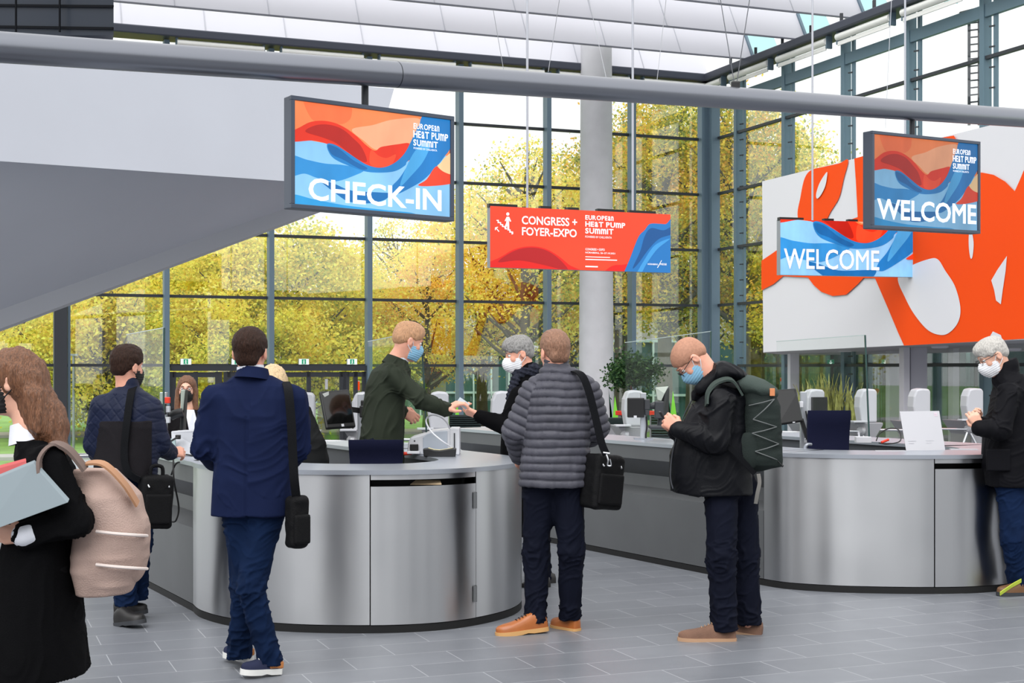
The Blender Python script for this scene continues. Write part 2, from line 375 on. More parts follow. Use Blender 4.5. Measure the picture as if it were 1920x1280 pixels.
for x, y, d in ((146, 400, 17.2), (403, 415, 18.4), (40, 400, 17), (300, 520, 19.5), (45, 520, 18.6)): k.sphere(P(x, y, d), .014, 8, 4)
# unseen hall walls behind the camera; rear pillars and gaps added for steel reflections
M_rear = mat('rear_wall_grey', (128, 129, 134), .7)
rw = MB()
for x, w in ((-20, 3), (-15.2, 1.2), (-12.8, 2.2), (-8.3, 2.6), (-5.2, .5), (-3.4, 1.4), (-.9, .35), (1.2, 2.2), (3.6, .35), (5.9, 1.8), (8.6, .4), (11, 2.4), (14.5, .6), (19, 4)): rw.box((x, -13, 3.5), (w, .6, 7))
rw.box((0, -13, 7.6), (44, .6, 2.4)); rw.box((0, -13, .35), (44, .6, .7)); struct(rw.build('wall_rear_added', M_rear))
struct(MB().box((-23, 2, 3), (.5, 30, 6)).build('wall_left', M_rear)); struct(MB().box((23, -2, 3), (.5, 22, 6)).build('wall_right', M_rear))
# ------------------------------------------------------------------ flat artwork on screens, banners and the painted wall
def homography(src):
    """src: picture corners TL, TR, BR, BL -> 3x3 that maps picture points to the unit square (u right, v down)"""
    dst = [(0, 0), (1, 0), (1, 1), (0, 1)]; A = []; b = []
    for (x, y), (u, v) in zip(src, dst):
        A += [[x, y, 1, 0, 0, 0, -u*x, -u*y], [0, 0, 0, x, y, 1, -v*x, -v*y]]; b += [u, v]
    h = np.linalg.solve(np.array(A, float), np.array(b, float)); H = np.append(h, 1).reshape(3, 3)
    return lambda p: tuple((lambda q: (q[0]/q[2], q[1]/q[2]))(H @ np.array([p[0], p[1], 1.0])))
class Flat:
    """a planar panel: TL corner, full u vector (right) and v vector (down), outward normal"""
    def __init__(s, tl, tr, bl):
        s.o, s.u, s.v = Vector(tl), Vector(tr)-Vector(tl), Vector(bl)-Vector(tl); s.n = s.v.cross(s.u).normalized()
        if s.n.dot(s.o-Vector((0, 0, EYE))) > 0: s.n = -s.n
    def at(s, u, v, k=0): return s.o+s.u*u+s.v*v+s.n*k
def clip01(poly):
    for ax, lo in ((0, True), (0, False), (1, True), (1, False)):
        out = []; n = len(poly)
        ins = (lambda p: p[ax] >= 0) if lo else (lambda p: p[ax] <= 1)
        lim = 0. if lo else 1.
        for i in range(n):
            a, b = poly[i], poly[(i+1) % n]
            if ins(a): out.append(a)
            if ins(a) != ins(b):
                t = (lim-a[ax])/(b[ax]-a[ax]); out.append(tuple(a[k]+t*(b[k]-a[k]) for k in (0, 1)))
        poly = out
        if len(poly) < 3: return []
    return poly
def shape(fl, pts, k, name, m, parent, smooth=True, clip=True):
    if smooth: pts = [(p.x, p.y) for p in catmull([(a, b, 0) for a, b in pts], 6, True)]
    if clip: pts = clip01([tuple(p) for p in pts])
    if len(pts) < 3: return
    return MB().poly([fl.at(u, v, k) for u, v in pts]).build(name, m, parent)
def text_pts(body, bold=0.0, caps=False):
    cu = bpy.data.curves.new('t', 'FONT'); cu.body = body; cu.bevel_depth = bold; cu.bevel_resolution = 0; cu.resolution_u = 3; cu.fill_mode = 'FRONT'
    o = bpy.data.objects.new('t', cu); COL.objects.link(o); dg = bpy.context.evaluated_depsgraph_get()
    me = bpy.data.meshes.new_from_object(o.evaluated_get(dg)); vs = [v.co.copy() for v in me.vertices]; fs = [tuple(p.vertices) for p in me.polygons]
    bpy.data.objects.remove(o); bpy.data.curves.remove(cu); bpy.data.meshes.remove(me); return vs, fs
def text(fl, body, box, k, m, parent, name='lettering', bold=.0, tall=''):
    """lettering fitted to box (u0, v0, u1, v1) of the panel; letters listed in tall are small letters drawn at capital height"""
    if tall:
        vs, fs, x = [], [], 0
        for ch in body:
            if ch == ' ': x += .28; continue
            cv, cf = text_pts(ch, bold)
            if not cv: continue
            lo, hi = min(v.x for v in cv), max(v.x for v in cv); sy = .7/max(v.y for v in cv) if ch in tall else 1
            o = len(vs); vs += [Vector((v.x-lo+x, v.y*sy, 0)) for v in cv]; fs += [tuple(i+o for i in f) for f in cf]; x += hi-lo+.09
    else: vs, fs = text_pts(body, bold)
    x0, x1 = min(v.x for v in vs), max(v.x for v in vs); y0, y1 = min(v.y for v in vs), max(v.y for v in vs)
    u0, v0, u1, v1 = box
    pts = [fl.at(u0+(u1-u0)*(v.x-x0)/(x1-x0), v1-(v1-v0)*(v.y-y0)/(y1-y0), k) for v in vs]
    return MB().add(pts, fs).build(name, m, parent)
def lit(name, rgb, e): 
    m = mat(name, rgb, .45, spec=.2, emit=e, vary=.16, vscale=2.5, stretch=(1.2, 1.2, .6)); t = m.node_tree; i = t.nodes['Principled BSDF'].inputs['Base Color']
    if e > .35:   # a lit screen: dark surface, its picture is its own light
        for l in list(i.links): t.links.remove(l)
        i.default_value = (.02, .02, .022, 1)
    return m
CK = [(152, 165), (1480, 335), (1455, 1190), (125, 1080)]
hck = homography(CK)
ART = [
 ('art_light_blue', (134, 192, 234), [(100, 530), (280, 518), (420, 545), (520, 600), (700, 700), (860, 752), (1100, 700), (1500, 640), (1560, 1300), (60, 1200)], False),
 ('art_smear', (240, 112, 64), [(250, 120), (600, 160), (640, 300), (560, 372), (420, 350), (300, 330)], True),
 ('art_peach', (240, 168, 128), [(640, 420), (820, 380), (1000, 330), (1230, 330), (1160, 520), (1000, 560), (850, 600), (740, 520)], True),
 ('art_red', (226, 48, 20), [(120, 450), (200, 400), (290, 355), (400, 345), (500, 365), (590, 410), (680, 480), (760, 560), (830, 606), (880, 575), (940, 562), (1030, 548), (1125, 540), (1100, 610), (1040, 690), (960, 745), (880, 760), (790, 750), (700, 710), (600, 645), (520, 595), (420, 548), (300, 520), (120, 528)], True),
 ('art_red_light', (240, 74, 38), [(800, 600), (860, 650), (930, 670), (1010, 640), (960, 745), (880, 752), (800, 740), (780, 690)], True),
 ('art_dark_red', (180, 28, 14), [(240, 440), (330, 385), (450, 380), (560, 420), (650, 500), (720, 580), (760, 700), (690, 690), (600, 620), (500, 540), (380, 490)], True),
 ('art_mid_blue', (44, 138, 204), [(100, 655), (250, 690), (400, 722), (560, 735), (730, 775), (640, 830), (480, 880), (330, 850), (220, 812), (90, 830)], True),
 ('art_blue', (28, 122, 190), [(425, 548), (490, 556), (580, 612), (680, 684), (760, 732), (850, 756), (930, 745), (1010, 702), (1080, 632), (1130, 545), (1180, 440), (1230, 350), (1270, 290), (1330, 600), (1120, 690), (1085, 735), (1000, 785), (880, 800), (740, 790), (600, 740), (480, 680), (430, 610)], True),
 ('art_deep_blue', (14, 96, 160), [(430, 560), (520, 590), (640, 690), (760, 760), (700, 770), (560, 690), (460, 640)], True),
 ('art_tail_blue', (24, 118, 188), [(1260, 290), (1520, 320), (1482, 560), (1420, 660), (1340, 760), (1240, 860), (1130, 930), (1000, 992), (948, 970), (965, 920), (1030, 850), (1090, 760), (1150, 650), (1210, 450)], True),
 ('art_tail_light', (70, 160, 218), [(1150, 640), (1240, 540), (1300, 560), (1240, 700), (1130, 830), (1040, 920), (1060, 830)], True),
 ('art_dark_blue', (14, 104, 170), [(350, 870), (470, 900), (620, 960), (860, 975), (940, 985), (900, 1040), (760, 1072), (600, 1060), (500, 1000)], True),
 ('art_low_blue', (40, 150, 212), [(90, 1000), (300, 1040), (560, 1090), (900, 1130), (1150, 1160), (1160, 1230), (60, 1160)], True),
 ('art_red_right', (228, 64, 34), [(1190, 912), (1262, 858), (1350, 742), (1430, 790), (1520, 810), (1500, 885), (1330, 915)], True),
 ('art_cream', (238, 200, 150), [(1385, 715), (1430, 660), (1500, 625), (1500, 800), (1420, 795), (1360, 742)], True)]
def artwork(fl, parent, e, tone=1.0, tag_='', mp=None, base=(242, 132, 78)):
    mp = mp or (lambda p: p)
    MB().poly([fl.at(0, 0, .004), fl.at(1, 0, .004), fl.at(1, 1, .004), fl.at(0, 1, .004)]).build('artwork', lit('art_orange'+tag_, tuple(v*tone for v in base), e), parent)
    for i, (nm, c, pts, sm) in enumerate(ART):
        uv = [mp(hck(p)) for p in pts]
        shape(fl, uv, .0046+i*.0005, 'artwork_shape', lit(nm+tag_, tuple(v*tone for v in c), e), parent, sm)
M_frame = mat('screen_frame_grey', (74, 82, 96), .45, .3)
M_let = mat('lettering_white', (238, 240, 250), .5, emit=.35)
def hanging_screen(corners, dl, dr, label, words, e, tone, tg, rod_x, pole_top):
    (xl, yl0, yl1), (xr, yr0, yr1) = corners
    tl, bl, tr, br = P(xl, yl0, dl), P(xl, yl1, dl), P(xr, yr0, dr), P(xr, yr1, dr)
    bl = bl-Vector((0, 0, 0)); fl = Flat(tl, tr, bl); t = thing('hanging_screen', label, 'screen', (tl+br)/2)
    nb = fl.n
    hs = MB(); hs.prism([tl, tr, tr+fl.v, bl], -nb*.09)
    hs.build('housing', M_frame, t, bevel=.006)
    fr = MB(); U, V = fl.u.normalized(), fl.v.normalized(); L, H = fl.u.length, fl.v.length; w = .028
    for a, b in ((fl.at(0, w/2/H), fl.at(1, w/2/H)), (fl.at(0, 1-w/2/H), fl.at(1, 1-w/2/H))): fr.box((a+b)/2+nb*.008, (L, w, .03), ax=(U, V, nb))
    for a, b in ((fl.at(w/2/L, 0), fl.at(w/2/L, 1)), (fl.at(1-w/2/L, 0), fl.at(1-w/2/L, 1))): fr.box((a+b)/2+nb*.008, (w, H-2*w, .03), ax=(U, V, nb))
    fr.build('bezel', M_frame, t, bevel=.003)
    inner = Flat(fl.at(w/L, w/H), fl.at(1-w/L, w/H), fl.at(w/L, 1-w/H))
    artwork(inner, t, e, tone, tg)
    cr = lambda x0, y0, x1, y1: (*hck((x0, y0)), *hck((x1, y1)))
    for body, box, bold, tall in words: text(inner, body, box, .0128, M_let, t, 'lettering', bold, tall)
    pb = (fl.at(rod_x, .1)-nb*.06); pt = Vector((pb.x, pb.y, pole_top)); MB().tube([pb, pt], .024, 12).build('hanger_pole', M_dark, t, True)
    MB().box(fl.at(rod_x, .3)-nb*.1, (.3, .3, .02), ax=(U, V, nb)).build('mount_plate', M_dark, t)
    return t
LOGO = [('EUROPEan', (.752, .075, .925, .135), .02, 'an'), ('HEaT PUmP', (.75, .15, .985, .225), .025, 'am'), ('SUmmIT', (.75, .24, .915, .305), .025, 'm'), ('POWERED BY CHILLVENTA', (.752, .32, .91, .34), .01, '')]
# pipe carrying the two screens
pp0 = Vector((-.941, 9.42, 3.555)); pd = Vector((1.365, 1, .106))
pa_, pb_ = pp0-pd*2.6, pp0+pd*6.2
t = thing('suspended_pipe', 'long grey metal pipe hung across the hall carrying the screens', 'pipe', (pa_+pb_)/2)
js = pp0+pd*.12
MB().tube([pa_, js-pd*.002], .088, 40).build('pipe_section', mat('pipe_grey', (136, 139, 147), .32, .9), t, True)
MB().tube([js+pd*.002, pb_], .088, 40).build('pipe_section', MATS['pipe_grey'], t, True)
MB().tube([js-pd*.003, js+pd*.003], .0865, 40).build('joint_ring', M_dark, t, True)
q = pp0+pd*((lambda k: (k*pp0.y-pp0.x)/(pd.x-k*pd.y))((1379-CX)/F))
MB().box(q+UZ*.1, (.07, .05, .07)).build('cable_clamp', M_black, t, bevel=.01)
MB().tube([q+Vector((-.01, 0, .12)), P(1346, -30, q.y+.3)], .004, 6).build('suspension_wire', mat('wire_dark', (90, 92, 98), .5, .5), t)
MB().tube([q+Vector((.01, 0, .12)), P(1410, -30, q.y+.2)], .004, 6).build('suspension_wire', MATS['wire_dark'], t)
hanging_screen(((543, 179, 390), (849, 219, 416)), 9.1, 9.78, 'hanging screen reading CHECK-IN under the grey pipe', [('CHECK-IN', (.085, .73, .94, .95), .022, '')]+LOGO, 1.15, 1.0, '', .47, 3.5)
hanging_screen(((1632, 245, 428), (1835, 266, 437)), 12.38, 13.14, 'hanging screen reading WELCOME in a dark frame, under the pipe', [('WELCOME', (.03, .70, .985, .93), .02, '')]+LOGO, .95, .86, '_dim', .42, 3.86)
# banners
M_alu = mat('banner_rail', (150, 154, 162), .4, .5)
def banner(quad, d0, d1, label, wires):
    (x0, y0, y0b), (x1, y1, y1b) = quad
    tl, tr, bl = P(x0, y0, d0), P(x1, y1, d1), P(x0, y0b, d0); br = P(x1, y1b, d1)
    fl = Flat(tl, tr, bl); t = thing('hanging_banner', label, 'banner', (tl+br)/2)
    MB().prism([tl, tr, tr+fl.v, bl], -fl.n*.14).build('box_frame', M_alu, t)
    U = fl.u.normalized()
    for u in (.07, .3, .45, .66, .84): MB().box(fl.at(u, -.012)-fl.n*.05, (.2 if u in (.3, .45) else .5, .1, .06), ax=(U, fl.n, UZ)).build('top_clip', M_black, t)
    w = MB()
    for xw, ytop in wires:
        u = (xw-x0)/(x1-x0); p = fl.at(u, 0)-fl.n*.05; w.tube([p, Vector((p.x, p.y, zat(ytop, p.y)))], .02, 8)
    w.build('suspension_rod', mat('rod_grey', (176, 178, 186), .5, .2), t, True)
    return t, fl
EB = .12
t, fl = banner(((919, 386, 501), (1257, 402, 511)), 23.2, 24.4, 'red hanging banner with stair pictogram and CONGRESS + FOYER-EXPO lettering', ((988, -40), (1186, -40)))
hb = homography([(103, 128), (1803, 210), (1805, 765), (105, 717)])
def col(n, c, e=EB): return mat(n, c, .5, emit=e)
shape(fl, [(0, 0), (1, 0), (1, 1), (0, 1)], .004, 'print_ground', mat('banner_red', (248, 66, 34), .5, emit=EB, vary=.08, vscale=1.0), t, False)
for nm, c, pts in (('banner_dark_red', (222, 22, 14), [(60, 690), (200, 620), (330, 545), (480, 515), (620, 535), (740, 600), (850, 690), (930, 770), (60, 770)]),
                   ('banner_maroon', (176, 14, 20), [(180, 665), (330, 560), (480, 527), (620, 548), (740, 620), (840, 730), (780, 735), (600, 690), (380, 650)]),
                   ('banner_dark_red', (222, 22, 14), [(1180, 760), (1260, 700), (1350, 690), (1420, 690), (1400, 790), (1180, 790)]),
                   ('banner_blue', (26, 112, 180), [(1365, 770), (1420, 640), (1500, 430), (1560, 360), (1610, 300), (1700, 298), (1760, 300), (1840, 270), (1840, 800), (1360, 800)]),
                   ('banner_deep_blue', (10, 78, 138), [(1450, 720), (1520, 560), (1560, 420), (1620, 340), (1740, 360), (1840, 310), (1830, 390), (1700, 440), (1600, 540), (1500, 680)]),
                   ('banner_light_blue', (60, 148, 210), [(1480, 790), (1560, 640), (1660, 500), (1800, 440), (1680, 540), (1580, 680), (1520, 790)])):
    shape(fl, [hb(p) for p in pts], {'banner_dark_red': .0052, 'banner_maroon': .0062, 'banner_blue': .0066, 'banner_deep_blue': .0074, 'banner_light_blue': .0082}[nm], 'print_shape', col(nm, c), t)
tx = lambda x0, y0, x1, y1: (*hb((x0, y0)), *hb((x1, y1)))
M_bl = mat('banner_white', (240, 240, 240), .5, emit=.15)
def rowbox(x0, y0, x1, h): 
    u0, v0 = hb((x0, y0)); u1, _ = hb((x1, y0+20)); _, v1 = hb((x0, y0+h)); return (u0, v0, u1, v1)
for body, bx, bold, tall in (('CONGRESS +', rowbox(402, 222, 925, 82), .022, ''), ('FOYER-EXPO', rowbox(404, 330, 922, 80), .022, ''), ('EUROPEan', rowbox(1002, 215, 1268, 46), .03, 'an'),
                             ('HEaT PUmP', rowbox(1002, 275, 1378, 52), .035, 'am'), ('SUmmIT', rowbox(1002, 338, 1268, 54), .035, 'm'), ('POWERED BY CHILLVENTA', rowbox(1002, 412, 1252, 20), .01, ''),
                             ('CONGRESS + EXPO', rowbox(1004, 530, 1186, 22), .02, ''), ('NÜRNBERG, 26–27.10.2021', rowbox(1004, 562, 1285, 22), .02, ''),
                             ('NÜRNBERG', rowbox(1590, 672, 1685, 18), .02, ''), ('MESSE', rowbox(1706, 674, 1768, 18), .02, '')):
    text(fl, body, bx, .01, M_bl, t, 'lettering', bold, tall)
k = MB()
for pts in ([(1718, 645), (1722, 648), (1684, 720), (1678, 716)], [(1004, 610), (1236, 617), (1236, 625), (1004, 618)], [(1004, 634), (1302, 642), (1302, 652), (1004, 644)], [(1004, 700), (1122, 703), (1122, 716), (1004, 713)]):
    k.poly([fl.at(*hb(p), .0101) for p in pts])
# stair pictogram: walking figure, steps and arrow
for pts in ([(240, 270), (258, 232), (282, 232), (302, 276), (290, 280), (280, 262), (282, 300), (284, 360), (268, 366), (262, 316), (250, 345), (234, 338), (254, 290), (256, 262), (246, 278)],
            [(162, 262), (184, 262), (184, 282), (206, 284), (206, 302), (226, 304), (226, 320), (250, 322), (250, 340), (262, 342), (262, 354), (240, 352), (240, 332), (214, 330), (214, 314), (196, 312), (196, 294), (172, 292), (172, 272), (162, 272)],
            [(276, 352), (296, 354), (296, 372), (320, 374), (322, 396), (312, 402), (304, 400), (306, 386), (284, 384), (284, 366), (276, 364)],
            [(148, 334), (176, 328), (176, 336), (163, 340), (190, 372), (183, 378), (157, 346), (154, 362), (147, 360)]):
    k.poly([fl.at(*hb(p), .0101) for p in pts])
k.poly([fl.at(*hb((269+15*math.cos(a), 206+16*math.sin(a))), .0101) for a in [i*math.pi/8 for i in range(16)]])
k.build('pictogram', M_bl, t)
t, fl = banner(((1463, 411, 515), (1761, 420, 521)), 26.6, 27.6, 'long blue and red hanging banner reading WELCOME, behind the dark framed screen', ((1524, -40), (1698, -60)))
hw = homography([(128, 530), (948, 555), (948, 840), (130, 825)])
ws_ = [(600, 85), (1158, 127)]
# the same wave print, cropped: map screen art (crop coords of the other screen) to the banner by two matching points
def bmap(p): return (p[0], -.74+p[1]*2.0)
artwork(fl, t, EB, 1.0, '_b', bmap, (244, 120, 60))
tw = lambda x0, y0, x1, y1: (*hw((x0, y0)), *hw((x1, y1)))
text(fl, 'WELCOME', (.02, .52, .612, .89), .0135, M_bl, t, 'lettering', .01)
text(fl, 'SUmmIT', (.872, .2, .952, .27), .0135, M_bl, t, 'lettering', .03, 'm')
text(fl, 'NÜRNBERG', (.87, .86, .925, .895), .0135, M_bl, t, 'lettering', .02); text(fl, 'MESSE', (.94, .86, .98, .895), .0135, M_bl, t, 'lettering', .02)
MB().poly([fl.at(*p, .0135) for p in ((.944, .81), (.949, .815), (.928, .95), (.922, .945))]).build('logo_stroke', M_bl, t)
# painted white wall with orange shapes, right
tl, bl, tr, br = P(1429, 340, 33.0), P(1431, 660, 33.0), P(1990, 202, 23.55), P(1990, 633, 23.55)
M_mw, M_mo = mat('mural_white', (214, 214, 218), .6), mat('mural_orange', (238, 74, 0), .6, spec=.2)
fl = Flat(tl, tr, bl); wl = MB().prism([tl, tr, br, bl], -fl.n*.5).build('wall_right_mural', M_mw); wl.name = 'wall_right_mural'; struct(wl)
FO = Flat(tl, tr, bl)
def mural(pts, k, name, m, smooth=True):
    """points read in the (1420,220)-(1920,680) enlargement; laid on the wall plane"""
    if smooth: pts = [(p.x, p.y) for p in catmull([(a, b, 0) for a, b in pts], 8, True)]
    out = []
    n = FO.n; o = FO.o
    for a, b in pts:
        x, y = 1420+a*500/1391, 220+b*460/1280
        r = Vector(((x-CX)/F, 1, -(y-HY)/F)); s = n.dot(o-Vector((0, 0, EYE)))/n.dot(r)
        out.append(Vector((0, 0, EYE))+r*s+n*k)
    MB().poly(out).build(name, m, wl)
mural([(478, 222), (430, 240), (350, 258), (285, 275), (250, 320), (228, 420), (215, 520), (260, 640), (300, 700), (330, 620), (380, 505), (430, 420), (455, 320)], .02, 'painted_shape', M_mo)
mural([(512, 215), (600, 190), (800, 150), (975, 105), (1032, 95), (1060, 140), (1130, 290), (1180, 288), (1240, 300), (1300, 335), (1350, 385), (1375, 330), (1400, 270), (1600, 180), (1600, 1128), (1391, 1155), (1100, 1172), (772, 1190), (740, 1120), (690, 1000), (620, 838), (560, 838), (530, 870), (470, 925), (400, 932), (340, 910), (300, 875), (270, 835), (140, 828), (90, 870), (27, 902), (27, 748), (80, 712), (140, 670), (215, 640), (330, 640), (420, 560), (530, 520), (520, 330)], .03, 'painted_shape', M_mo, False)
mural([(372, 285), (352, 310), (330, 350), (315, 400), (320, 424), (340, 405), (362, 360), (372, 310)], .04, 'painted_shape', M_mw)
mural([(742, 838), (800, 780), (900, 740), (950, 740), (990, 800), (1040, 880), (1068, 985), (1060, 1060), (1020, 1115), (970, 1135), (900, 1110), (830, 1030), (780, 940)], .04, 'painted_shape', M_mw)
mural([(1118, 590), (1130, 605), (1138, 660), (1132, 725), (1122, 735), (1114, 690), (1112, 630)], .04, 'painted_shape', M_mw)
mural([(1312, 722), (1305, 800), (1290, 900), (1280, 975), (1255, 955), (1245, 900), (1230, 850), (1262, 795)], .04, 'painted_shape', M_mw, False)
mural([(1238, 1116), (1280, 1135), (1290, 1165), (1210, 1165)], .04, 'painted_shape', M_mw, False)
# ------------------------------------------------------------------ counters
def steel(name, rgb, rough, aniso):
    m = mat(name, rgb, rough, 1.0, aniso=aniso); t = m.node_tree; b = t.nodes['Principled BSDF']
    co = t.nodes.new('ShaderNodeTexCoord'); mp = t.nodes.new('ShaderNodeMapping'); mp.inputs['Scale'].default_value = (1.2, 1.2, 60)
    n = t.nodes.new('ShaderNodeTexNoise'); n.inputs['Scale'].default_value = 2.2; n.inputs['Detail'].default_value = 5
    t.links.new(co.outputs['Object'], mp.inputs[0]); t.links.new(mp.outputs[0], n.inputs[0])
    n2 = t.nodes.new('ShaderNodeTexNoise'); n2.inputs['Scale'].default_value = 1.6; n2.inputs['Detail'].default_value = 5; t.links.new(co.outputs['Object'], n2.inputs[0])
    ad = t.nodes.new('ShaderNodeMath'); ad.operation = 'MULTIPLY_ADD'; ad.inputs[1].default_value = .02; ad.inputs[2].default_value = rough-.08
    t.links.new(n.outputs[0], ad.inputs[0])
    ad2 = t.nodes.new('ShaderNodeMath'); ad2.operation = 'MULTIPLY_ADD'; ad2.inputs[1].default_value = .14; t.links.new(n2.outputs[0], ad2.inputs[0]); t.links.new(ad.outputs[0], ad2.inputs[2])
    t.links.new(ad2.outputs[0], b.inputs['Roughness'])
    return m
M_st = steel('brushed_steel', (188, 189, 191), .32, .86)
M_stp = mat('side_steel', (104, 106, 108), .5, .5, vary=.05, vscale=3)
M_top = mat('counter_top_steel', (178, 183, 192), .34, .75, bump=.02, bscale=90)
M_gap = mat('dark_gap', (8, 8, 9), .7)
M_desk = mat('desk_grey', (74, 77, 82), .5)
def pathlen(p):
    s = [0.]
    for a, b in zip(p[:-1], p[1:]): s.append(s[-1]+(b-a).length)
    return s
def sub(path, s0, s1):
    s = pathlen(path); out = []
    def pt(q):
        for i in range(len(path)-1):
            if s[i+1] >= q or i == len(path)-2:
                return path[i]+(path[i+1]-path[i])*((q-s[i])/max(s[i+1]-s[i], 1e-9))
    out = [pt(s0)]+[path[i] for i in range(len(path)) if s0+1e-4 < s[i] < s1-1e-4]+[pt(s1)]
    return out
def normals2(path):
    out = []
    for i in range(len(path)):
        t = (path[min(i+1, len(path)-1)]-path[max(i-1, 0)]).normalized(); out.append(Vector((t.y, -t.x, 0)))
    return out
def sweep(path, prof, ends=True):
    """closed profile (inward offset, z) swept along a ground path; inward is to the left of travel"""
    N = normals2(path); m = MB()
    m.rings([[p-n*o+UZ*z for o, z in prof] for p, n in zip(path, N)], cap=ends); return m
def find_s(path, px):
    s = pathlen(path); best = None
    for i in range(len(path)-1):
        a, b = path[i], path[i+1]; k = (px-CX)/F
        den = (b.x-a.x)-k*(b.y-a.y)
        if abs(den) < 1e-9: continue
        u = (k*a.y-a.x)/den
        if -1e-6 <= u <= 1+1e-6:
            q = s[i]+u*(s[i+1]-s[i]); d = (a+(b-a)*u).y
            if best is None or d < best[0]: best = (d, q)
    return best[1]
H = .985
def counter(ctrl_straight, ctrl_curve, ctrl_back, label, seams, door, extra):
    """straight recessed flank, curved steel nose, far flank; travel is clockwise seen from above so inward is left"""
    st = [Vector((x, y, 0)) for x, y in ctrl_straight]
    cv = catmull([(x, y, 0) for x, y in ctrl_curve], 14); bk = [Vector((x, y, 0)) for x, y in ctrl_back]
    path = st+cv[0:]+bk; full = [path[0]]
    for p in path[1:]:
        if (p-full[-1]).length > 1e-3: full.append(p)
    root = thing('check_in_counter', label, 'counter', base_of([(*p.xy, 0) for p in full]))
    # top ring
    sweep(full, [(-.012, H-.028), (-.012, H), (.56, H), (.56, H-.028)]).build('counter_top', M_top, root, True)
    sweep(full, [(.0, 0.0), (.0, .045), (.5, .045), (.5, 0.0)]).build('kick_plate', M_gap, root)
    # inner wall and lower working desk
    sweep(full, [(.5, .045), (.5, H-.03), (.53, H-.03), (.53, .045)]).build('inner_panel', M_desk, root, True)
    return root, full
def lip(s0, s1, path, prof, name, m, root): return sweep(sub(path, s0, s1), prof).build(name, m, root, True)
# left counter
L_st = [(-3.62, 12.17), (-2.72, 10.50), (-2.10, 9.36)]
L_cv = [(-2.10, 9.36), (-1.98, 9.10), (-1.73, 8.82), (-1.33, 8.63), (-.87, 8.585), (-.50, 8.66), (-.22, 8.86), (.0, 9.2), (.065, 9.6), (-.03, 10.0), (-.2, 10.35)]
L_bk = [(-1.24, 12.2)]
rootL, pathL = counter(L_st, L_cv, L_bk, 'curved brushed steel check-in counter on the left, with a slotted hinged door', None, None, None)
def face(path, s0, s1, z0, z1, name, m, root, o=0.0): return lip(s0, s1, path, [(o, z0), (o, z1), (o+.02, z1), (o+.02, z0)], name, m, root)
def hinge(p, n, z, root):
    MB().box(p+n*.006+UZ*z, (.02, .03, .1)).tube([p+n*.012+UZ*(z-.05), p+n*.012+UZ*(z+.05)], .008, 8).build('hinge', M_stp, root)
def point_at(path, s):
    q = sub(path, s, s+.01); d = (q[1]-q[0]).normalized(); return q[0], Vector((d.y, -d.x, 0))
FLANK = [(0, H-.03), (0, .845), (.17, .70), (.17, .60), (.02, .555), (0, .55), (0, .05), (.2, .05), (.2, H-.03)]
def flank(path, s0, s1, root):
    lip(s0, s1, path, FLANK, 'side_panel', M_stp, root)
def fit_counter(root, path, x_edge, seams, door, end_s):
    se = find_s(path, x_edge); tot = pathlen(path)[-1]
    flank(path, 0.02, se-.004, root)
    cuts = [se]+[find_s(path, x) for x in seams]+[end_s]
    for i, (a, b) in enumerate(zip(cuts[:-1], cuts[1:])):
        if i == door:
            face(path, a+.004, b-.004, .925, H-.028, 'door_rail', M_st, root); face(path, a+.004, b-.004, .05, .885, 'door', M_st, root, -.004)
            face(path, a, b, .05, H-.03, 'door_recess', M_gap, root, .12)
        else: face(path, a+.003, b-.003, .05, H-.028, 'steel_panel', M_st, root)
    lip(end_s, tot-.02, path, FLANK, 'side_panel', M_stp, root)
    return cuts
cutsL = fit_counter(rootL, pathL, 362, [694, 892], 1, pathlen(pathL)[-1]-2.2)
for z in (.83, .79, .25, .21): pass
p, n = point_at(pathL, cutsL[2]-.012)
for z in (.78, .2): hinge(p, n, z, rootL)
# right counter
R_st = [(-.62, 14.66), (.635, 12.56), (1.84, 10.50)]
R_cv = [(1.84, 10.50), (1.99, 10.31), (2.29, 10.165), (2.65, 10.10), (3.0, 10.085), (3.35, 10.14), (3.68, 10.33), (3.95, 10.7), (4.0, 11.1), (3.9, 11.5)]
R_bk = [(2.3, 14.3)]
rootR, pathR = counter(R_st, R_cv, R_bk, 'curved brushed steel check-in counter on the right, holding a white sign', None, None, None)
cutsR = fit_counter(rootR, pathR, 1432, [1752, 1902], 1, pathlen(pathR)[-1]-3.3)
# lower desks inside the rings
for pa, root in ((pathL, rootL), (pathR, rootR)):
    sweep(pa, [(.52, .70), (.52, .74), (.68, .74), (.68, .70)]).build('inner_desk', mat('desk_top', (112, 115, 122), .4, .2), root, True)
tdk = thing('staff_desk', 'low grey desk inside the left counter, under the touch monitor', 'desk', (-1.25, 11.05, 0))
MB().box((-1.25, 11.05, .72), (.8, .9, .04)).build('desk_top', MATS['desk_top'], tdk, bevel=.004)
for sx, sy in ((-1, -1), (1, -1), (-1, 1), (1, 1)): MB().box((-1.25+sx*.35, 11.05+sy*.4, .35), (.05, .05, .7)).build('leg', M_alu, tdk)
def on_top(x, y): 
    d = (EYE-H)*F/(y-HY); return P(x, y, d)
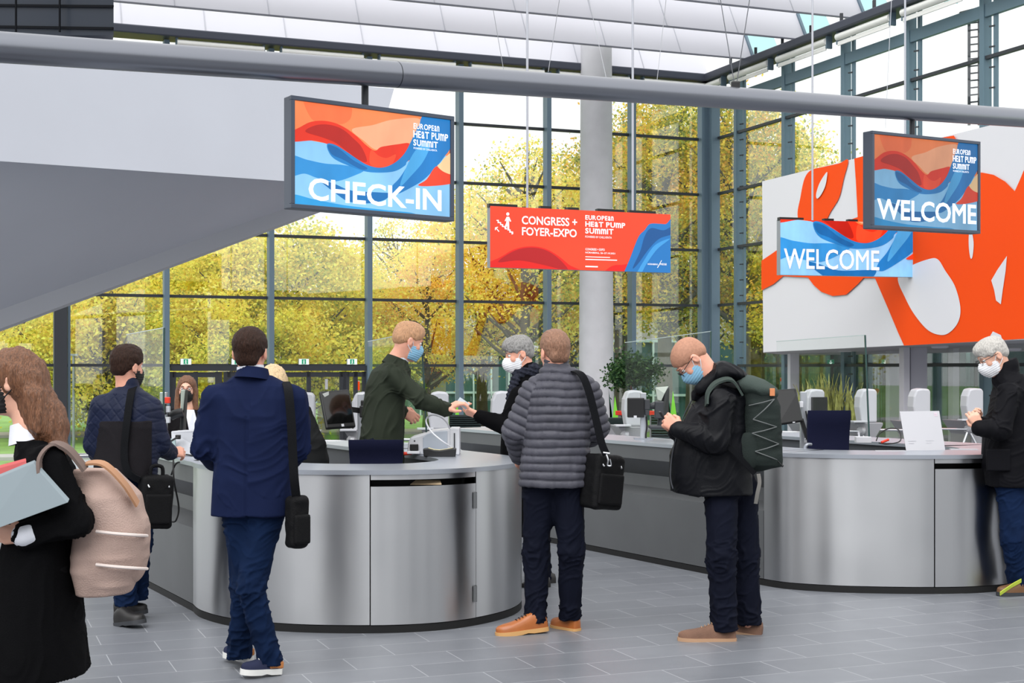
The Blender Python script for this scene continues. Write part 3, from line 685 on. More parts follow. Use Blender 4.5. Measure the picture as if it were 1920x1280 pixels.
# ------------------------------------------------------------------ things on the counters
M_navy = mat('navy_cloth', (18, 21, 44), .85, bump=.25, bscale=300, spec=.12)
M_lgrey = mat('light_grey_plastic', (180, 182, 188), .45)
M_wpl = mat('white_plastic', (206, 207, 212), .4)
M_dgrey = mat('dark_grey_plastic', (52, 54, 58), .5)
M_chrome = mat('chrome', (200, 202, 206), .22, 1.0)
M_glossb = mat('gloss_black', (8, 8, 10), .08, coat=.5)
M_red = mat('signal_red', (236, 60, 36), .5)
M_cable = mat('black_cable', (14, 14, 15), .6)
def chair(corner, d, label, w_px, y_top, y_bot):
    """swivel chair seen over the counter: padded navy back on a stem with seat, column, five-star base"""
    xl, xr = corner; a, b = P(xl, y_top, d), P(xr, y_top, d); zt, zb = a.z, zat(y_bot, d); c = (a+b)/2; wd = (b-a).length
    t = thing('swivel_chair', label, 'chair', (c.x, c.y+.2, 0))
    R = []
    for i in range(9):
        k = i/8; z = zb-.12+(zt-zb+.12)*k; y = c.y-.02+.05*math.sin(k*math.pi); hw = wd/2*(1-.06*(1-k)**2*2+.0)
        th = .035 if 0 < i < 8 else .012
        R.append([Vector((c.x+sx*(hw-(.012 if abs(sy) > .9 else 0)), y+sy*th, z)) for sx, sy in ((-1, -.7), (-.94, -1), (-.4, -1), (.4, -1), (.94, -1), (1, -.7), (1, .7), (.94, 1), (.4, 1), (-.4, 1), (-.94, 1), (-1, .7))])
    MB().rings(R).build('backrest', M_navy, t, True)
    MB().box((c.x, c.y+.28, .60), (wd*.95, .46, .09)).build('seat', M_navy, t, bevel=.03)
    MB().bar((c.x, c.y+.09, .56), (c.x, c.y+.07, zb+.05), .06, .02).build('back_bracket', M_chrome, t)
    MB().tube([(c.x, c.y+.28, .08), (c.x, c.y+.28, .56)], .025, 12).build('gas_column', M_chrome, t, True)
    s = MB()
    for k in range(5):
        an = k*2*math.pi/5+.3; e = Vector((c.x+.28*math.cos(an), c.y+.28+.28*math.sin(an), .05)); s.bar((c.x, c.y+.28, .1), e, .04, .03); s.sphere((e.x, e.y, .03), .028, 8, 5)
    s.build('star_base', M_chrome, t)
chair((654, 756), 9.55, 'navy blue upholstered chair back behind the steel rim, left of the card printer', 0, 824, 869)
chair((1514, 1594), 11.05, 'tall navy blue chair back behind the right counter, left of the white sign', 0, 769, 846)
def printer():
    t0 = on_top(762, 852); d = t0.y
    t = thing('card_printer', 'white and grey card printer on the left counter beside the navy chair back', 'printer', (P(812, 852, d).x, d, H))
    z = H; x0, x1, xm = P(763, 800, d-.04).x, P(859, 800, d+.12).x, P(794, 800, d).x
    pr = [(x0, z), (x0+.01, z+.09), (x0+.025, z+.125), (xm, z+.15), (xm+.06, z+.172), (x1-.05, z+.185), (x1-.05, z)]
    MB().prism([Vector((a, d-.05, b)) for a, b in pr], (0, .26, 0)).build('casing', M_wpl, t, bevel=.012)
    gp = [(xm+.0, z+.012), (xm+.0, z+.125), (xm+.03, z+.15), (xm+.09, z+.166), (x1-.07, z+.172), (x1-.07, z+.012)]
    MB().prism([Vector((a, d-.062, b)) for a, b in gp], (0, .02, 0)).build('side_cover', mat('blue_grey_plastic', (170, 178, 190), .45), t, bevel=.005)
    MB().box((x1-.02, d+.08, z+.095), (.07, .24, .19)).build('hopper', M_wpl, t, bevel=.008)
    MB().box((x1-.02, d-.045, z+.10), (.008, .012, .11)).build('hopper_slot', M_dgrey, t)
    MB().box((x0+.052, d-.055, z+.055), (.06, .03, .045)).build('card_slot', M_black, t, bevel=.004)
    MB().box((x0+.05, d-.075, z+.02), (.09, .06, .02)).build('card_tray', M_wpl, t, bevel=.005)
    MB().sphere((x0+.055, d-.052, z+.10), .006, 8, 5).build('button', M_dgrey, t)
printer()
p = on_top(824, 856)
t = thing('card_reader', 'low black and cream device with a curved top in front of the card printer', 'device', p)
pts = [(-.11, 0), (-.115, .055), (-.08, .058), (-.04, .046), (0, .043), (.05, .05), (.09, .058), (.115, .055), (.11, 0)]
MB().prism([p+Vector((a, 0, b)) for a, b in pts], (0, .1, 0)).build('base', M_black, t, bevel=.006)
R = [[p+Vector((a, y, b+.002)) for y in (.006, .094)] for a, b in pts[2:7]]
MB().rings(R, False, False).build('cream_pad', mat('cream', (222, 212, 170), .5), t)
cb = [P(845, 837, 9.9), P(828, 826, 9.85), P(808, 808, 9.9), P(799, 790, 9.95), P(804, 780, 10), P(815, 778, 10.05), P(830, 784, 10.1), P(842, 800, 10.15), P(846, 830, 10.2)]
tag(MB().tube(catmull(cb, 6), .006, 8).build('white_cable', M_wpl, smooth=True), 'white cable looping over the card printer on the left counter', 'cable')
p = on_top(763, 853); tag(MB().tube([p+Vector((-.03, 0, .01)), p+Vector((.035, 0, .012))], [.014, .009], 10).build('marker_pen', M_red, smooth=True), 'small red marker lying on the counter by the card printer', 'marker')
# sheet of cardboard showing in the door slot
q = PZ(800, 8.69, .888); tag(MB().prism([q+Vector((-.10, 0, 0)), q+Vector((.09, .01, .0)), q+Vector((.08, .065, .018)), q+Vector((-.07, .055, .022))], (0, 0, .004)).build('paper_sheet', mat('kraft_paper', (206, 182, 148), .8)), 'tan paper sheet lying in the dark slot above the hinged counter door', 'paper')
def monitor(quad, d, label, parts, back=False):
    (x0, y0), (x1, y1), (x2, y2), (x3, y3) = quad  # TL TR BR BL
    tl, tr, br, bl = [P(*c) for c in parts]
    fl = Flat(tl, tr, bl); n = fl.n
    t = thing('monitor', label, 'monitor', (tl+br)/2-UZ*.2)
    MB().prism([tl, tr, br, bl], -n*.035).build('housing', M_black, t, bevel=.012)
    sc = [fl.at(.05, .05, .002), fl.at(.95, .05, .002), fl.at(.93, .88, .002), fl.at(.07, .88, .002)]
    MB().poly(sc).build('screen', M_glossb, t)
    return t, fl
def post(px, y0, d, label, z0=H, r=.022, y1=None):
    a = PZ(px, d, z0); t = thing('counter_post', label, 'post', a)
    MB().box(a+UZ*((zat(y0, d)-z0)/2), (.05, .05, zat(y0, d)-z0)).build('profile', mat('aluminium', (196, 200, 206), .35, .7), t, bevel=.004)
    MB().box(a+UZ*.006, (.16, .12, .012)).build('base_plate', M_alu, t)
    return t, a
# monitor with reflections, left counter, and its post
D1 = 10.6
t, fl = monitor(((0, 0),)*4, D1, 'black touch monitor facing us at the left of the man in green blazer', [(599, 733, D1-.02), (655, 729, D1+.08), (668, 800, D1), (612, 804, D1-.1)])
MB().box(fl.at(.55, .94, .004), (.02, .02, .002), ax=(fl.u.normalized(), fl.v.normalized(), fl.n)).build('sticker', M_wpl, t)
MB().poly([fl.at(*p, .004) for p in ((.07, .08), (.3, .03), (.28, .12), (.13, .17))]).build('paper_note', mat('note_grey', (170, 172, 170), .7), t)
MB().bar(fl.at(.9, .5, -.03), P(678, 770, D1+.1), .05, .04).build('arm', M_black, t)
t, a = post(677, 738, D1+.12, 'aluminium post with black clamps holding the touch monitor', .74)
MB().box(P(681, 771, D1+.07), (.05, .06, .09)).box(P(681, 756, D1+.07), (.035, .05, .05)).build('clamp', M_black, t, bevel=.008)
cb = [P(684, 770, D1+.05), P(695, 780, D1), P(684, 800, D1), P(683, 830, D1+.05), P(686, 860, D1+.1)]
MB().tube(catmull(cb, 6), .006, 6).build('cable', M_cable, t)
# edge-on monitor by the woman with glasses
D2 = 10.75
t = thing('monitor', 'monitor seen edge-on in front of the woman with glasses', 'monitor', P(346, 812, D2))
m = MB().prism([P(348, 730, D2), P(353, 730, D2+.12), P(349, 806, D2+.12), P(343, 806, D2)], Vector((-.03, .02, 0))); m.build('housing', M_black, t, bevel=.008)
MB().prism([P(339, 731, D2-.02), P(347, 730, D2-.01), P(343, 770, D2-.01), P(338, 772, D2-.02)], Vector((0, .02, 0))).build('back_shell', mat('shell_grey', (170, 178, 168), .25), t, bevel=.005)
MB().tube([P(344, 772, D2), P(328, 776, D2), P(320, 780, D2)], .035, 12).build('joint', M_black, t, True)
MB().tube([P(341, 806, D2), P(341, 813, D2)], .03, 12).build('stand', M_chrome, t, True)
for x0, lb in ((308, 'aluminium post with white socket boxes at the left end of the counter'),):
    t, a = post(307, 735, D2-.1, lb)
    for y, m_ in ((750, M_red), (767, M_wpl), (787, M_wpl)): MB().box(P(314, y, D2-.13), (.035, .05, .045)).build('socket', m_, t, bevel=.004)
    MB().box(P(305, 767, D2-.15), (.05, .06, .08)).build('clamp', M_black, t, bevel=.008)
# white device housing at left with cables
D3 = 9.95
t = thing('label_printer', 'light grey device housing on the left counter beside the man in navy blazer', 'printer', PZ(355, D3, H))
a = [P(320, 808, D3+.1), P(360, 808, D3), P(398, 815, D3-.05), P(402, 867, D3-.12), P(322, 862, D3)]
MB().prism([Vector((q.x, q.y, max(q.z, H))) for q in a], (0.05, .22, 0)).build('casing', M_lgrey, t, bevel=.01)
MB().box(P(334, 819, D3-.02), (.035, .03, .03)).build('power_plug', M_black, t, bevel=.004)
MB().box(P(325, 838, D3+.0), (.03, .03, .12)).build('port_panel', mat('port_grey', (176, 196, 196), .5), t)
cs = MB()
for pts in ([(334, 819, 9.9), (325, 824, 9.85), (318, 830, 9.85), (316, 845, 9.9)],): cs.tube(catmull([P(*q) for q in pts], 6), .007, 6)
cs.build('power_cable', M_cable, t)
for pts, lb in (([(330, 857, 9.75), (345, 852, 9.65), (372, 855, 9.55), (398, 852, 9.5)], 'thin black cable lying on the counter edge beside the light grey device'),
                ([(325, 862, 9.6), (326, 900, 9.55), (335, 950, 9.6), (330, 975, 9.6), (322, 978, 9.62)], 'black cable hanging in a loop down the left flank of the counter'),
                ([(372, 862, 9.46), (352, 866, 9.55), (331, 868, 9.62), (321, 890, 9.66)], 'black cable drooping over the rim beside the shoulder bag')):
    tag(MB().tube(catmull([P(*q) for q in pts], 7), .006, 6).build('cable', M_cable, smooth=True), lb, 'cable')
# partitions of clear glass
def partition(c, label, edge='right'):
    q = [P(*k) for k in c]; t = thing('glass_partition', label, 'screen', (q[2]+q[3])/2)
    n = (q[1]-q[0]).cross(q[3]-q[0]).normalized()
    MB().prism(q, n*.008).build('pane', M_screen_glass, t)
    e = MB(); a, b = (q[1], q[2]) if edge == 'right' else (q[0], q[3]); e.bar(a, b, .012, .012); e.build('edge', mat('glass_edge', (46, 72, 70), .2), t)
    e = MB(); e.bar(q[0], q[1], .006, .006); e.build('top_edge', mat('glass_edge_light', (168, 182, 180), .2), t)
    MB().box((q[2]+q[3])/2+UZ*.0, (.3, .06, .04)).build('foot', M_wpl, t, bevel=.004)
    return t
partition([(237, 627, 11.7), (308, 614, 10.4), (306, 866, 10.4), (240, 850, 11.7)], 'tall clear glass partition behind the man in quilted jacket')
partition([(690, 640, 11.6), (790, 620, 10.2), (801, 840, 10.2), (700, 830, 11.6)], 'clear glass partition with dark edge beside the man in green blazer')
partition([(1172, 642, 13.0), (1333, 621, 12.0), (1331, 838, 12.0), (1172, 834, 13.0)], 'clear glass partition on the right counter, behind the man with backpack')
partition([(1456, 640, 12.2), (1622, 628, 11.3), (1630, 829, 11.3), (1458, 822, 12.2)], 'clear glass partition on the right counter, above the navy chair back')
# right counter equipment
D5 = 12.3
t, a = post(1206, 736, D5, 'aluminium post with black card terminal on the right counter')
MB().box(P(1192, 764, D5-.05), (.145, .05, .17)).build('terminal', M_black, t, bevel=.008); MB().box(P(1191, 781, D5-.08), (.025, .02, .02)).build('terminal_sticker', M_wpl, t)
MB().box(P(1213, 758, D5-.03), (.05, .06, .09)).box(P(1213, 773, D5-.03), (.04, .05, .05)).build('clamp', M_dgrey, t, bevel=.006)
MB().tube(catmull([P(1212, 780, D5-.05), P(1213, 800, D5-.05), P(1211, 815, D5-.05), P(1212, 830, D5-.05)], 5), .008, 6).build('cable', M_cable, t)
t = thing('monitor', 'monitor turned sideways on the right counter, left of the man with backpack', 'monitor', P(1245, 800, D5))
MB().prism([P(1248, 728, D5), P(1256, 725, D5+.1), P(1254, 780, D5+.1), P(1240, 782, D5), P(1243, 750, D5)], Vector((-.03, .03, 0))).build('housing', M_black, t, bevel=.01)
MB().prism([P(1229, 726, D5-.04), P(1254, 724, D5), P(1246, 738, D5-.04), P(1240, 752, D5-.04), P(1233, 750, D5-.04)], Vector((0, .04, 0))).build('back_shell', MATS['shell_grey'], t, bevel=.006)
MB().tube([P(1215, 762, D5), P(1228, 760, D5), P(1242, 757, D5)], [.02, .035, .03], 12).build('joint', M_dgrey, t, True)
MB().box(P(1236, 768, D5-.03), (.08, .06, .15)).build('mount', M_dgrey, t, bevel=.01)
MB().tube([P(1240, 782, D5), P(1238, 800, D5)], .03, 12).build('stand', M_dgrey, t, True)
MB().box(P(1238, 800, D5), (.2, .16, .03)).build('stand_foot', M_dgrey, t, bevel=.01)
D6 = 11.6
t, fl = monitor(None or ((0, 0),)*4, D6, 'large black monitor on the right counter, behind the green backpack', [(1440, 731, D6+.02), (1493, 727, D6+.1), (1507, 789, D6), (1450, 798, D6-.08)])
MB().box(fl.at(.72, .93, .004), (.022, .022, .002), ax=(fl.u.normalized(), fl.v.normalized(), fl.n)).build('sticker', M_wpl, t)
MB().bar(P(1502, 785, D6+.05), P(1513, 820, D6+.05), .04, .03).build('arm', M_black, t)
t, a = post(1506, 734, D6+.15, 'aluminium post with dangling cable beside the large black monitor', .74)
MB().tube(catmull([P(1511, 770, D6+.1), P(1515, 800, D6+.1), P(1512, 824, D6+.1)], 6), .007, 6).build('cable', M_cable, t)
MB().box(P(1502, 758, D6+.1), (.03, .04, .05)).build('clamp', M_wpl, t, bevel=.004)
# white sign stand (code squares left out)
q = [P(1687, 771, 10.95), P(1761, 770, 10.95), P(1773, 848, 10.72), P(1700, 850, 10.72)]
t = thing('table_sign', 'white tilted table sign standing on the right counter beside the man in black coat', 'sign', (q[2]+q[3])/2)
fl = Flat(q[0], q[1], q[3]); MB().prism(q, -fl.n*.006).build('board', M_white, t)
MB().prism([q[3], q[2], q[2]+Vector((0, .16, 0)), q[3]+Vector((0, .16, 0))], (0, 0, .004)).build('foot_plate', M_white, t)
MB().box(fl.at(.5, 1.0, .008)+UZ*.006, (.3, .02, .012)).build('lip', M_white, t)
k = MB()
for u, v, w in ((.09, .70, .2), (.09, .755, .13), (.53, .70, .2), (.53, .755, .13)): k.poly([fl.at(a, b, .002) for a, b in ((u, v), (u+w, v), (u+w, v+.018), (u, v+.018))])
k.build('caption_line', mat('caption_grey', (168, 168, 174), .7), t)
k = MB(); 
for i in range(3): k.poly([fl.at(a, b, .002) for a, b in ((.85, .05+i*.03), (.93, .05+i*.03), (.93, .065+i*.03), (.85, .065+i*.03))])
k.build('logo_mark', mat('logo_pink', (214, 190, 204), .7), t)
p = on_top(1672, 846); tag(MB().prism([p+Vector((-.12, 0, 0)), p+Vector((.12, 0, 0)), p+Vector((.12, .1, 0)), p+Vector((-.1, .1, 0))], (0, 0, .003)).build('paper_sheet', M_white), 'white paper strip lying on the steel rim left of the table sign', 'paper')
p = on_top(1808, 843); tag(MB().prism([p+Vector((-.1, 0, 0)), p+Vector((.1, -.02, 0)), p+Vector((.12, .1, 0)), p+Vector((-.08, .12, 0))], (0, 0, .003)).build('paper_sheet', M_white), 'white paper lying on the counter right of the table sign', 'paper')
p = P(1618, 824, 11.3); t = thing('power_box', 'small white socket box at the foot of the glass partition on the right counter', 'box', p-UZ*.03)
MB().box(p, (.12, .07, .05)).build('case', M_wpl, t, bevel=.004); MB().tube([p+Vector((-.03, 0, .02)), p+Vector((-.035, 0, .06))], .008, 8).build('plug', M_wpl, t)
tag(MB().tube(catmull([P(1643, 826, 11.2), P(1650, 812, 11.25), P(1668, 803, 11.3), P(1685, 806, 11.3), P(1688, 826, 11.15), P(1665, 832, 11.0), P(1648, 830, 11.1)], 8), .005, 6).build('cable', M_cable, smooth=True), 'black cable coiled on the right counter left of the white sign', 'cable')
p = P(1660, 829, 11.0); tag(MB().tube([p+Vector((-.03, 0, 0)), p+Vector((.03, .02, .02))], .01, 8).build('marker_pen', M_red, smooth=True), 'red and white pen lying beside the coiled cable', 'pen')
tag(MB().tube(catmull([P(1510, 846, 10.9), P(1510, 838, 10.9), P(1514, 833, 10.9), P(1521, 833, 10.92)], 6), .012, 8).build('cable_bracket', M_alu, smooth=True), 'bent chrome bracket on the rim at the foot of the tall navy chair back', 'bracket')
# ------------------------------------------------------------------ background: turnstiles, plants, far rooms, outside
M_pod = mat('turnstile_white', (182, 183, 188), .5, .1)
M_ss = mat('turnstile_steel', (150, 150, 154), .4, .5)
def turnstile(loc, label, group=None):
    t = thing('turnstile', label, 'turnstile', (0, 0, 0), group)
    # tall slab with a rounded shoulder
    pr = [(-.12, .70), (-.16, .95), (-.15, 1.12), (-.10, 1.24), (.0, 1.26), (.12, 1.25), (.145, 1.20), (.145, .70)]
    MB().prism([Vector((x, -.16, z)) for x, z in pr], (0, .3, 0)).build('pod', M_pod, t, bevel=.03)
    pr = [(-.26, .70), (.22, .70), (.22, .66), (.1, .46), (.1, .02), (-.1, .02), (-.1, .46)]
    MB().prism([Vector((x, -.22, z)) for x, z in pr], (0, .9, 0)).build('cabinet', M_ss, t, bevel=.01)
    MB().box((-.2, -.25, .72), (.24, .2, .03)).build('ledge', M_pod, t, bevel=.008)
    MB().lathe((-.16, -.26, .56), [(.001, -.06), (.07, -.05), (.09, 0), (.07, .05), (.001, .06)], 12, (-.7, -.3, .3)).build('hub', M_ss, t, True)
    for e in ((-.78, -.26, .57), (-.34, -.34, .2), (-.02, -.36, .2)):
        MB().tube([(-.18, -.28, .56), e], .02, 10).build('arm', M_chrome, t, True)
    return t
first = turnstile((0, 0, 0), 'turnstile')
def at_row(x):
    base = Vector(((1700-CX)/F*24, 24, 0)); return onwall(x, base, UB)
TS = [(1822, 'white and steel turnstile standing nearest the man in black coat at the right edge'), (1723, 'white and steel turnstile behind the white table sign'), (1623, 'white and steel turnstile right of the snake plants'),
      (1525, 'white and steel turnstile with black reader, left part of the row by the snake plants'), (1186, 'white and steel turnstile behind the black card terminal post'), (940, 'white and steel turnstile half hidden by the man in white respirator mask'),
      (822, 'white and steel turnstile rising above the card printer'), (680, 'white and steel turnstile half hidden behind the man in green blazer'), (571, 'white and steel turnstile half hidden behind the man in navy blazer')]
for i, (x, lb) in enumerate(TS):
    p = at_row(x); o = first if i == 0 else dup(first, p, lb)
    o.location = p; o['label'] = lb; o['group'] = 'turnstiles across the hall'; o.rotation_euler = (0, 0, math.atan2(UB.y, UB.x)*.25)
    if x == 1525: MB().box(p+Vector((.03, -.22, .98)), (.24, .1, .3)).build('card_reader', M_black, o)
# low white barrier glass between turnstile banks
def barrier(xa, xb, label, m_, z0, z1, d):
    b = Vector((0, d, 0)); a, c = onwall(xa, b, UB), onwall(xb, b, UB)
    t = thing('glass_barrier', label, 'barrier', (a+c)/2)
    MB().box((a+c)/2+UZ*((z0+z1)/2), ((c-a).length, .04, z1-z0), ax=(UB, UB.cross(UZ), UZ)).build('panel', m_, t)
    MB().tube([a+UZ*(z1+.05), c+UZ*(z1+.05)], .03, 10).build('rail', M_chrome, t, True)
    k = MB()
    for q in (a, c): k.box(q+UZ*(z1/2), (.06, .06, z1))
    k.build('post', M_ss, t)
M_fro = mat('frosted_panel', (200, 206, 208), .4)
barrier(118, 205, 'low pale barrier with chrome rail at the far left, beside the tall dark post', M_fro, .02, .42, 20.5)
barrier(596, 668, 'low pale barrier with chrome rail behind the touch monitor', M_fro, .02, .5, 20.6)
barrier(858, 935, 'low pale barrier with chrome rail right of the card printer', M_fro, .02, .5, 20.9)
# dark slatted unit behind the handover
def slats(x0, x1, y0, y1, d, label):
    a, b = P(x0, y1, d), P(x1, y0, d); z_f = 0 if d < 25.6 else -.8; t = thing('slatted_unit', label, 'grille', ((a.x+b.x)/2, d, z_f)); MB().box(((a.x+b.x)/2, d+.1, (a.z+z_f)/2), (b.x-a.x, .12, a.z-z_f)).build('pedestal', M_ss, t)
    MB().box(((a.x+b.x)/2, d+.1, (a.z+b.z)/2), (b.x-a.x, .1, b.z-a.z)).build('back', M_gap, t)
    k = MB(); n = 9
    for i in range(n): k.box(((a.x+b.x)/2, d, a.z+(b.z-a.z)*(i+.5)/n), (b.x-a.x, .06, (b.z-a.z)/n*.35))
    k.build('slat_panel', mat('slat_teal', (44, 60, 60), .45), t)
slats(842, 902, 778, 812, 22.5, 'dark slatted grille in the background between the card printer and the handed card')
slats(1141, 1180, 783, 796, 24.0, 'dark slatted grille left of the card terminal post')
slats(1222, 1262, 778, 822, 24.0, 'dark slatted grille behind the sideways monitor')
# green leaf-shaped floor displays
M_g1, M_g2 = mat('teal_green', (0, 150, 110), .5), mat('lime_green', (128, 214, 60), .5)
def blades(x, y_top, y_bot, d, label, hid=False):
    b = PZ(x, d, -.8); h = zat(y_top, d)-b.z; t = thing('leaf_display', label, 'display', b)
    for s, m_, hh, o in ((-1, M_g1, 1.0, -.07), (1, M_g2, .93, .07)):
        pr = [(o-.10, 0), (o-.12*s-.0, h*hh*.45), (o-.02, h*hh), (o+.05, h*hh*.75), (o+.06+.03*s, h*hh*.4), (o+.10, 0)]
        MB().prism([b+Vector((q[0], s*.05, q[1])) for q in pr], (0, .04, 0)).build('blade', m_, t)
    MB().box(b+UZ*.01, (.4, .3, .02)).build('base_plate', M_ss, t)
blades(1149, 730, 784, 30, 'teal and lime leaf-shaped display left of the card terminal')
blades(1258, 720, 785, 30, 'teal and lime leaf-shaped display behind the sideways monitor')
blades(852, 742, 786, 30, 'teal and lime leaf-shaped display behind the handed card')
blades(928, 730, 784, 30, 'teal and lime leaf-shaped display behind the black sleeve of the man in respirator mask')
for x0, x1, d, lb in ((1154, 1170, 29, 'red barrier bar left of the card terminal post'), (1216, 1227, 29, 'red barrier bar right of the card terminal post')):
    c = P((x0+x1)/2, 774, d); t = thing('barrier_bar', lb, 'barrier', (c.x, c.y, -.8)); MB().box(c, ((x1-x0)/F*d, .08, .09)).build('bar', M_red, t, bevel=.01)
    MB().box((c.x, c.y+.05, (c.z-.8)/2), (.06, .06, c.z+.8)).build('upright', M_ss, t)
# ---- leaf helpers
def leaf_quads(cent, size, flat=0.0, rg=rng, aspect=.62):
    n = len(cent); a = rg.normal(size=(n, 3)); a[:, 2] *= 1-flat*.5; a /= np.linalg.norm(a, axis=1)[:, None]
    r = rg.normal(size=(n, 3)); b = np.cross(a, r); b /= np.linalg.norm(b, axis=1)[:, None]
    s = (size*(.7+.6*rg.random(n)))[:, None]
    v = np.stack([cent-a*s, cent+b*s*aspect, cent+a*s, cent-b*s*aspect], 1).reshape(-1, 3)
    return v
def quad_mesh(name, v, colors=None):
    n = len(v)//4; me = bpy.data.meshes.new(name); me.vertices.add(n*4); me.loops.add(n*4); me.polygons.add(n)
    me.vertices.foreach_set('co', v.astype(np.float32).ravel()); me.loops.foreach_set('vertex_index', np.arange(n*4, dtype=np.int32))
    me.polygons.foreach_set('loop_start', np.arange(0, n*4, 4, dtype=np.int32)); me.polygons.foreach_set('loop_total', np.full(n, 4, np.int32)); me.update(calc_edges=True)
    if colors is not None:
        ca = me.color_attributes.new('leaf_colour', 'FLOAT_COLOR', 'CORNER'); c = np.repeat(colors, 4, 0); ca.data.foreach_set('color', np.hstack([c, np.ones((len(c), 1))]).astype(np.float32).ravel())
    return me
def leaf_mat(name, transl=.35):
    m = bpy.data.materials.new(name); m.use_nodes = True; t = m.node_tree; b = t.nodes['Principled BSDF']; at = t.nodes.new('ShaderNodeAttribute'); at.attribute_name = 'leaf_colour'
    t.links.new(at.outputs['Color'], b.inputs['Base Color']); b.inputs['Roughness'].default_value = .6; b.inputs['Specular IOR Level'].default_value = .2
    tr = t.nodes.new('ShaderNodeBsdfTranslucent'); t.links.new(at.outputs['Color'], tr.inputs['Color']); mx = t.nodes.new('ShaderNodeMixShader'); mx.inputs[0].default_value = transl
    o = t.nodes['Material Output']; t.links.new(b.outputs[0], mx.inputs[1]); t.links.new(tr.outputs[0], mx.inputs[2]); t.links.new(mx.outputs[0], o.inputs['Surface']); return m
M_leaf = leaf_mat('autumn_leaves', .55); M_gleaf = leaf_mat('green_leaves', .25)
M_bark = mat('bark', (84, 78, 62), .9, bump=.6, bscale=14, vary=.2)
def tree_proto(seed, h, r, trunk_h, ncl, nlf, cols, lsize):
    """crown of leaf clusters at the ends of branches; returns (foliage mesh, wood mesh)"""
    g = np.random.default_rng(seed); cl = []
    cz = trunk_h+(h-trunk_h)*.5
    while len(cl) < ncl:
        p = g.uniform(-1, 1, 3); q = np.linalg.norm(p)
        if q > 1 or q < .35: continue
        taper = 1-.35*max(p[2], 0)
        cl.append([p[0]*r*taper, p[1]*r*taper, cz+p[2]*(h-trunk_h)*.5])
    cl = np.array(cl); k = g.integers(0, ncl, nlf); cr = (.35+.55*g.random(ncl))*r*.19
    cent = cl[k]+g.normal(size=(nlf, 3))*cr[k][:, None]*np.array([1, 1, .7])
    v = leaf_quads(cent, lsize, .3, g)
    w = vnoise(cent*.5, seed)*.5+.5; w2 = g.random(nlf); base = np.array([lin(c) for c in cols])
    ci = np.clip((w*.75+w2*.45-.1)*len(cols), 0, len(cols)-1).astype(int)
    colr = np.clip(base[ci]*1.45*(.85+.4*g.random(nlf))[:, None], 0, .95)
    fm = quad_mesh('foliage', v, colr)
    wd = MB(); rt = .022*h
    wd.tube([(0, 0, -.3), (.05, 0, trunk_h*.6), (0, .05, trunk_h*1.15), (.05, 0, cz), (0, 0, h*.9)], [rt*1.25, rt, rt*.85, rt*.5, rt*.1], 10)
    for i in g.choice(ncl, min(ncl, 42), False):
        e = Vector(cl[i].tolist()); z = max(trunk_h*.8, e.z-math.hypot(e.x, e.y)*.8); s = Vector((0, 0, min(z, h*.8)))
        wd.tube([s, s.lerp(e, .5)+Vector((0, 0, -.15)), e], [rt*.45, rt*.25, rt*.06], 6)
    wm = bpy.data.meshes.new('trunk'); wm.from_pydata(wd.v, [], wd.f); fix_normals(wm); wm.shade_smooth()
    fm.materials.append(M_leaf); wm.materials.append(M_bark); return fm, wm
YEL = [(128, 142, 66), (170, 170, 74), (204, 188, 84), (224, 200, 92), (226, 190, 88), (200, 196, 116)]
ORA = [(190, 182, 96), (222, 198, 100), (236, 200, 96), (236, 186, 92), (226, 168, 90), (226, 210, 136)]
GRN = [(92, 108, 52), (128, 136, 62), (164, 158, 66), (196, 174, 68), (190, 148, 62), (130, 138, 78)]
PR = {'y': tree_proto(1, 8.2, 4.0, .9, 150, 34000, YEL, .078), 'y2': tree_proto(5, 8.8, 3.6, 1.2, 140, 32000, YEL, .078), 'o': tree_proto(2, 10.5, 3.8, 3.0, 130, 19000, ORA, .078), 'g': tree_proto(3, 14.5, 3.6, 4.2, 170, 17000, GRN, .078), 's': tree_proto(4, 12.5, 3.4, 3.0, 150, 11000, ORA[:4]+YEL[:3], .075)}
def tree(kind, x, d, sc, rz, label):
    b = PZ(x, d, -1.1); t = thing('autumn_tree', label, 'tree', b, 'trees outside the glass front'); t.rotation_euler = (0, 0, rz); t.scale = (sc, sc, sc)
    for me, nm in zip(PR[kind], ('foliage', 'trunk')):
        o = bpy.data.objects.new(nm, me); COL.objects.link(o); o.parent = t
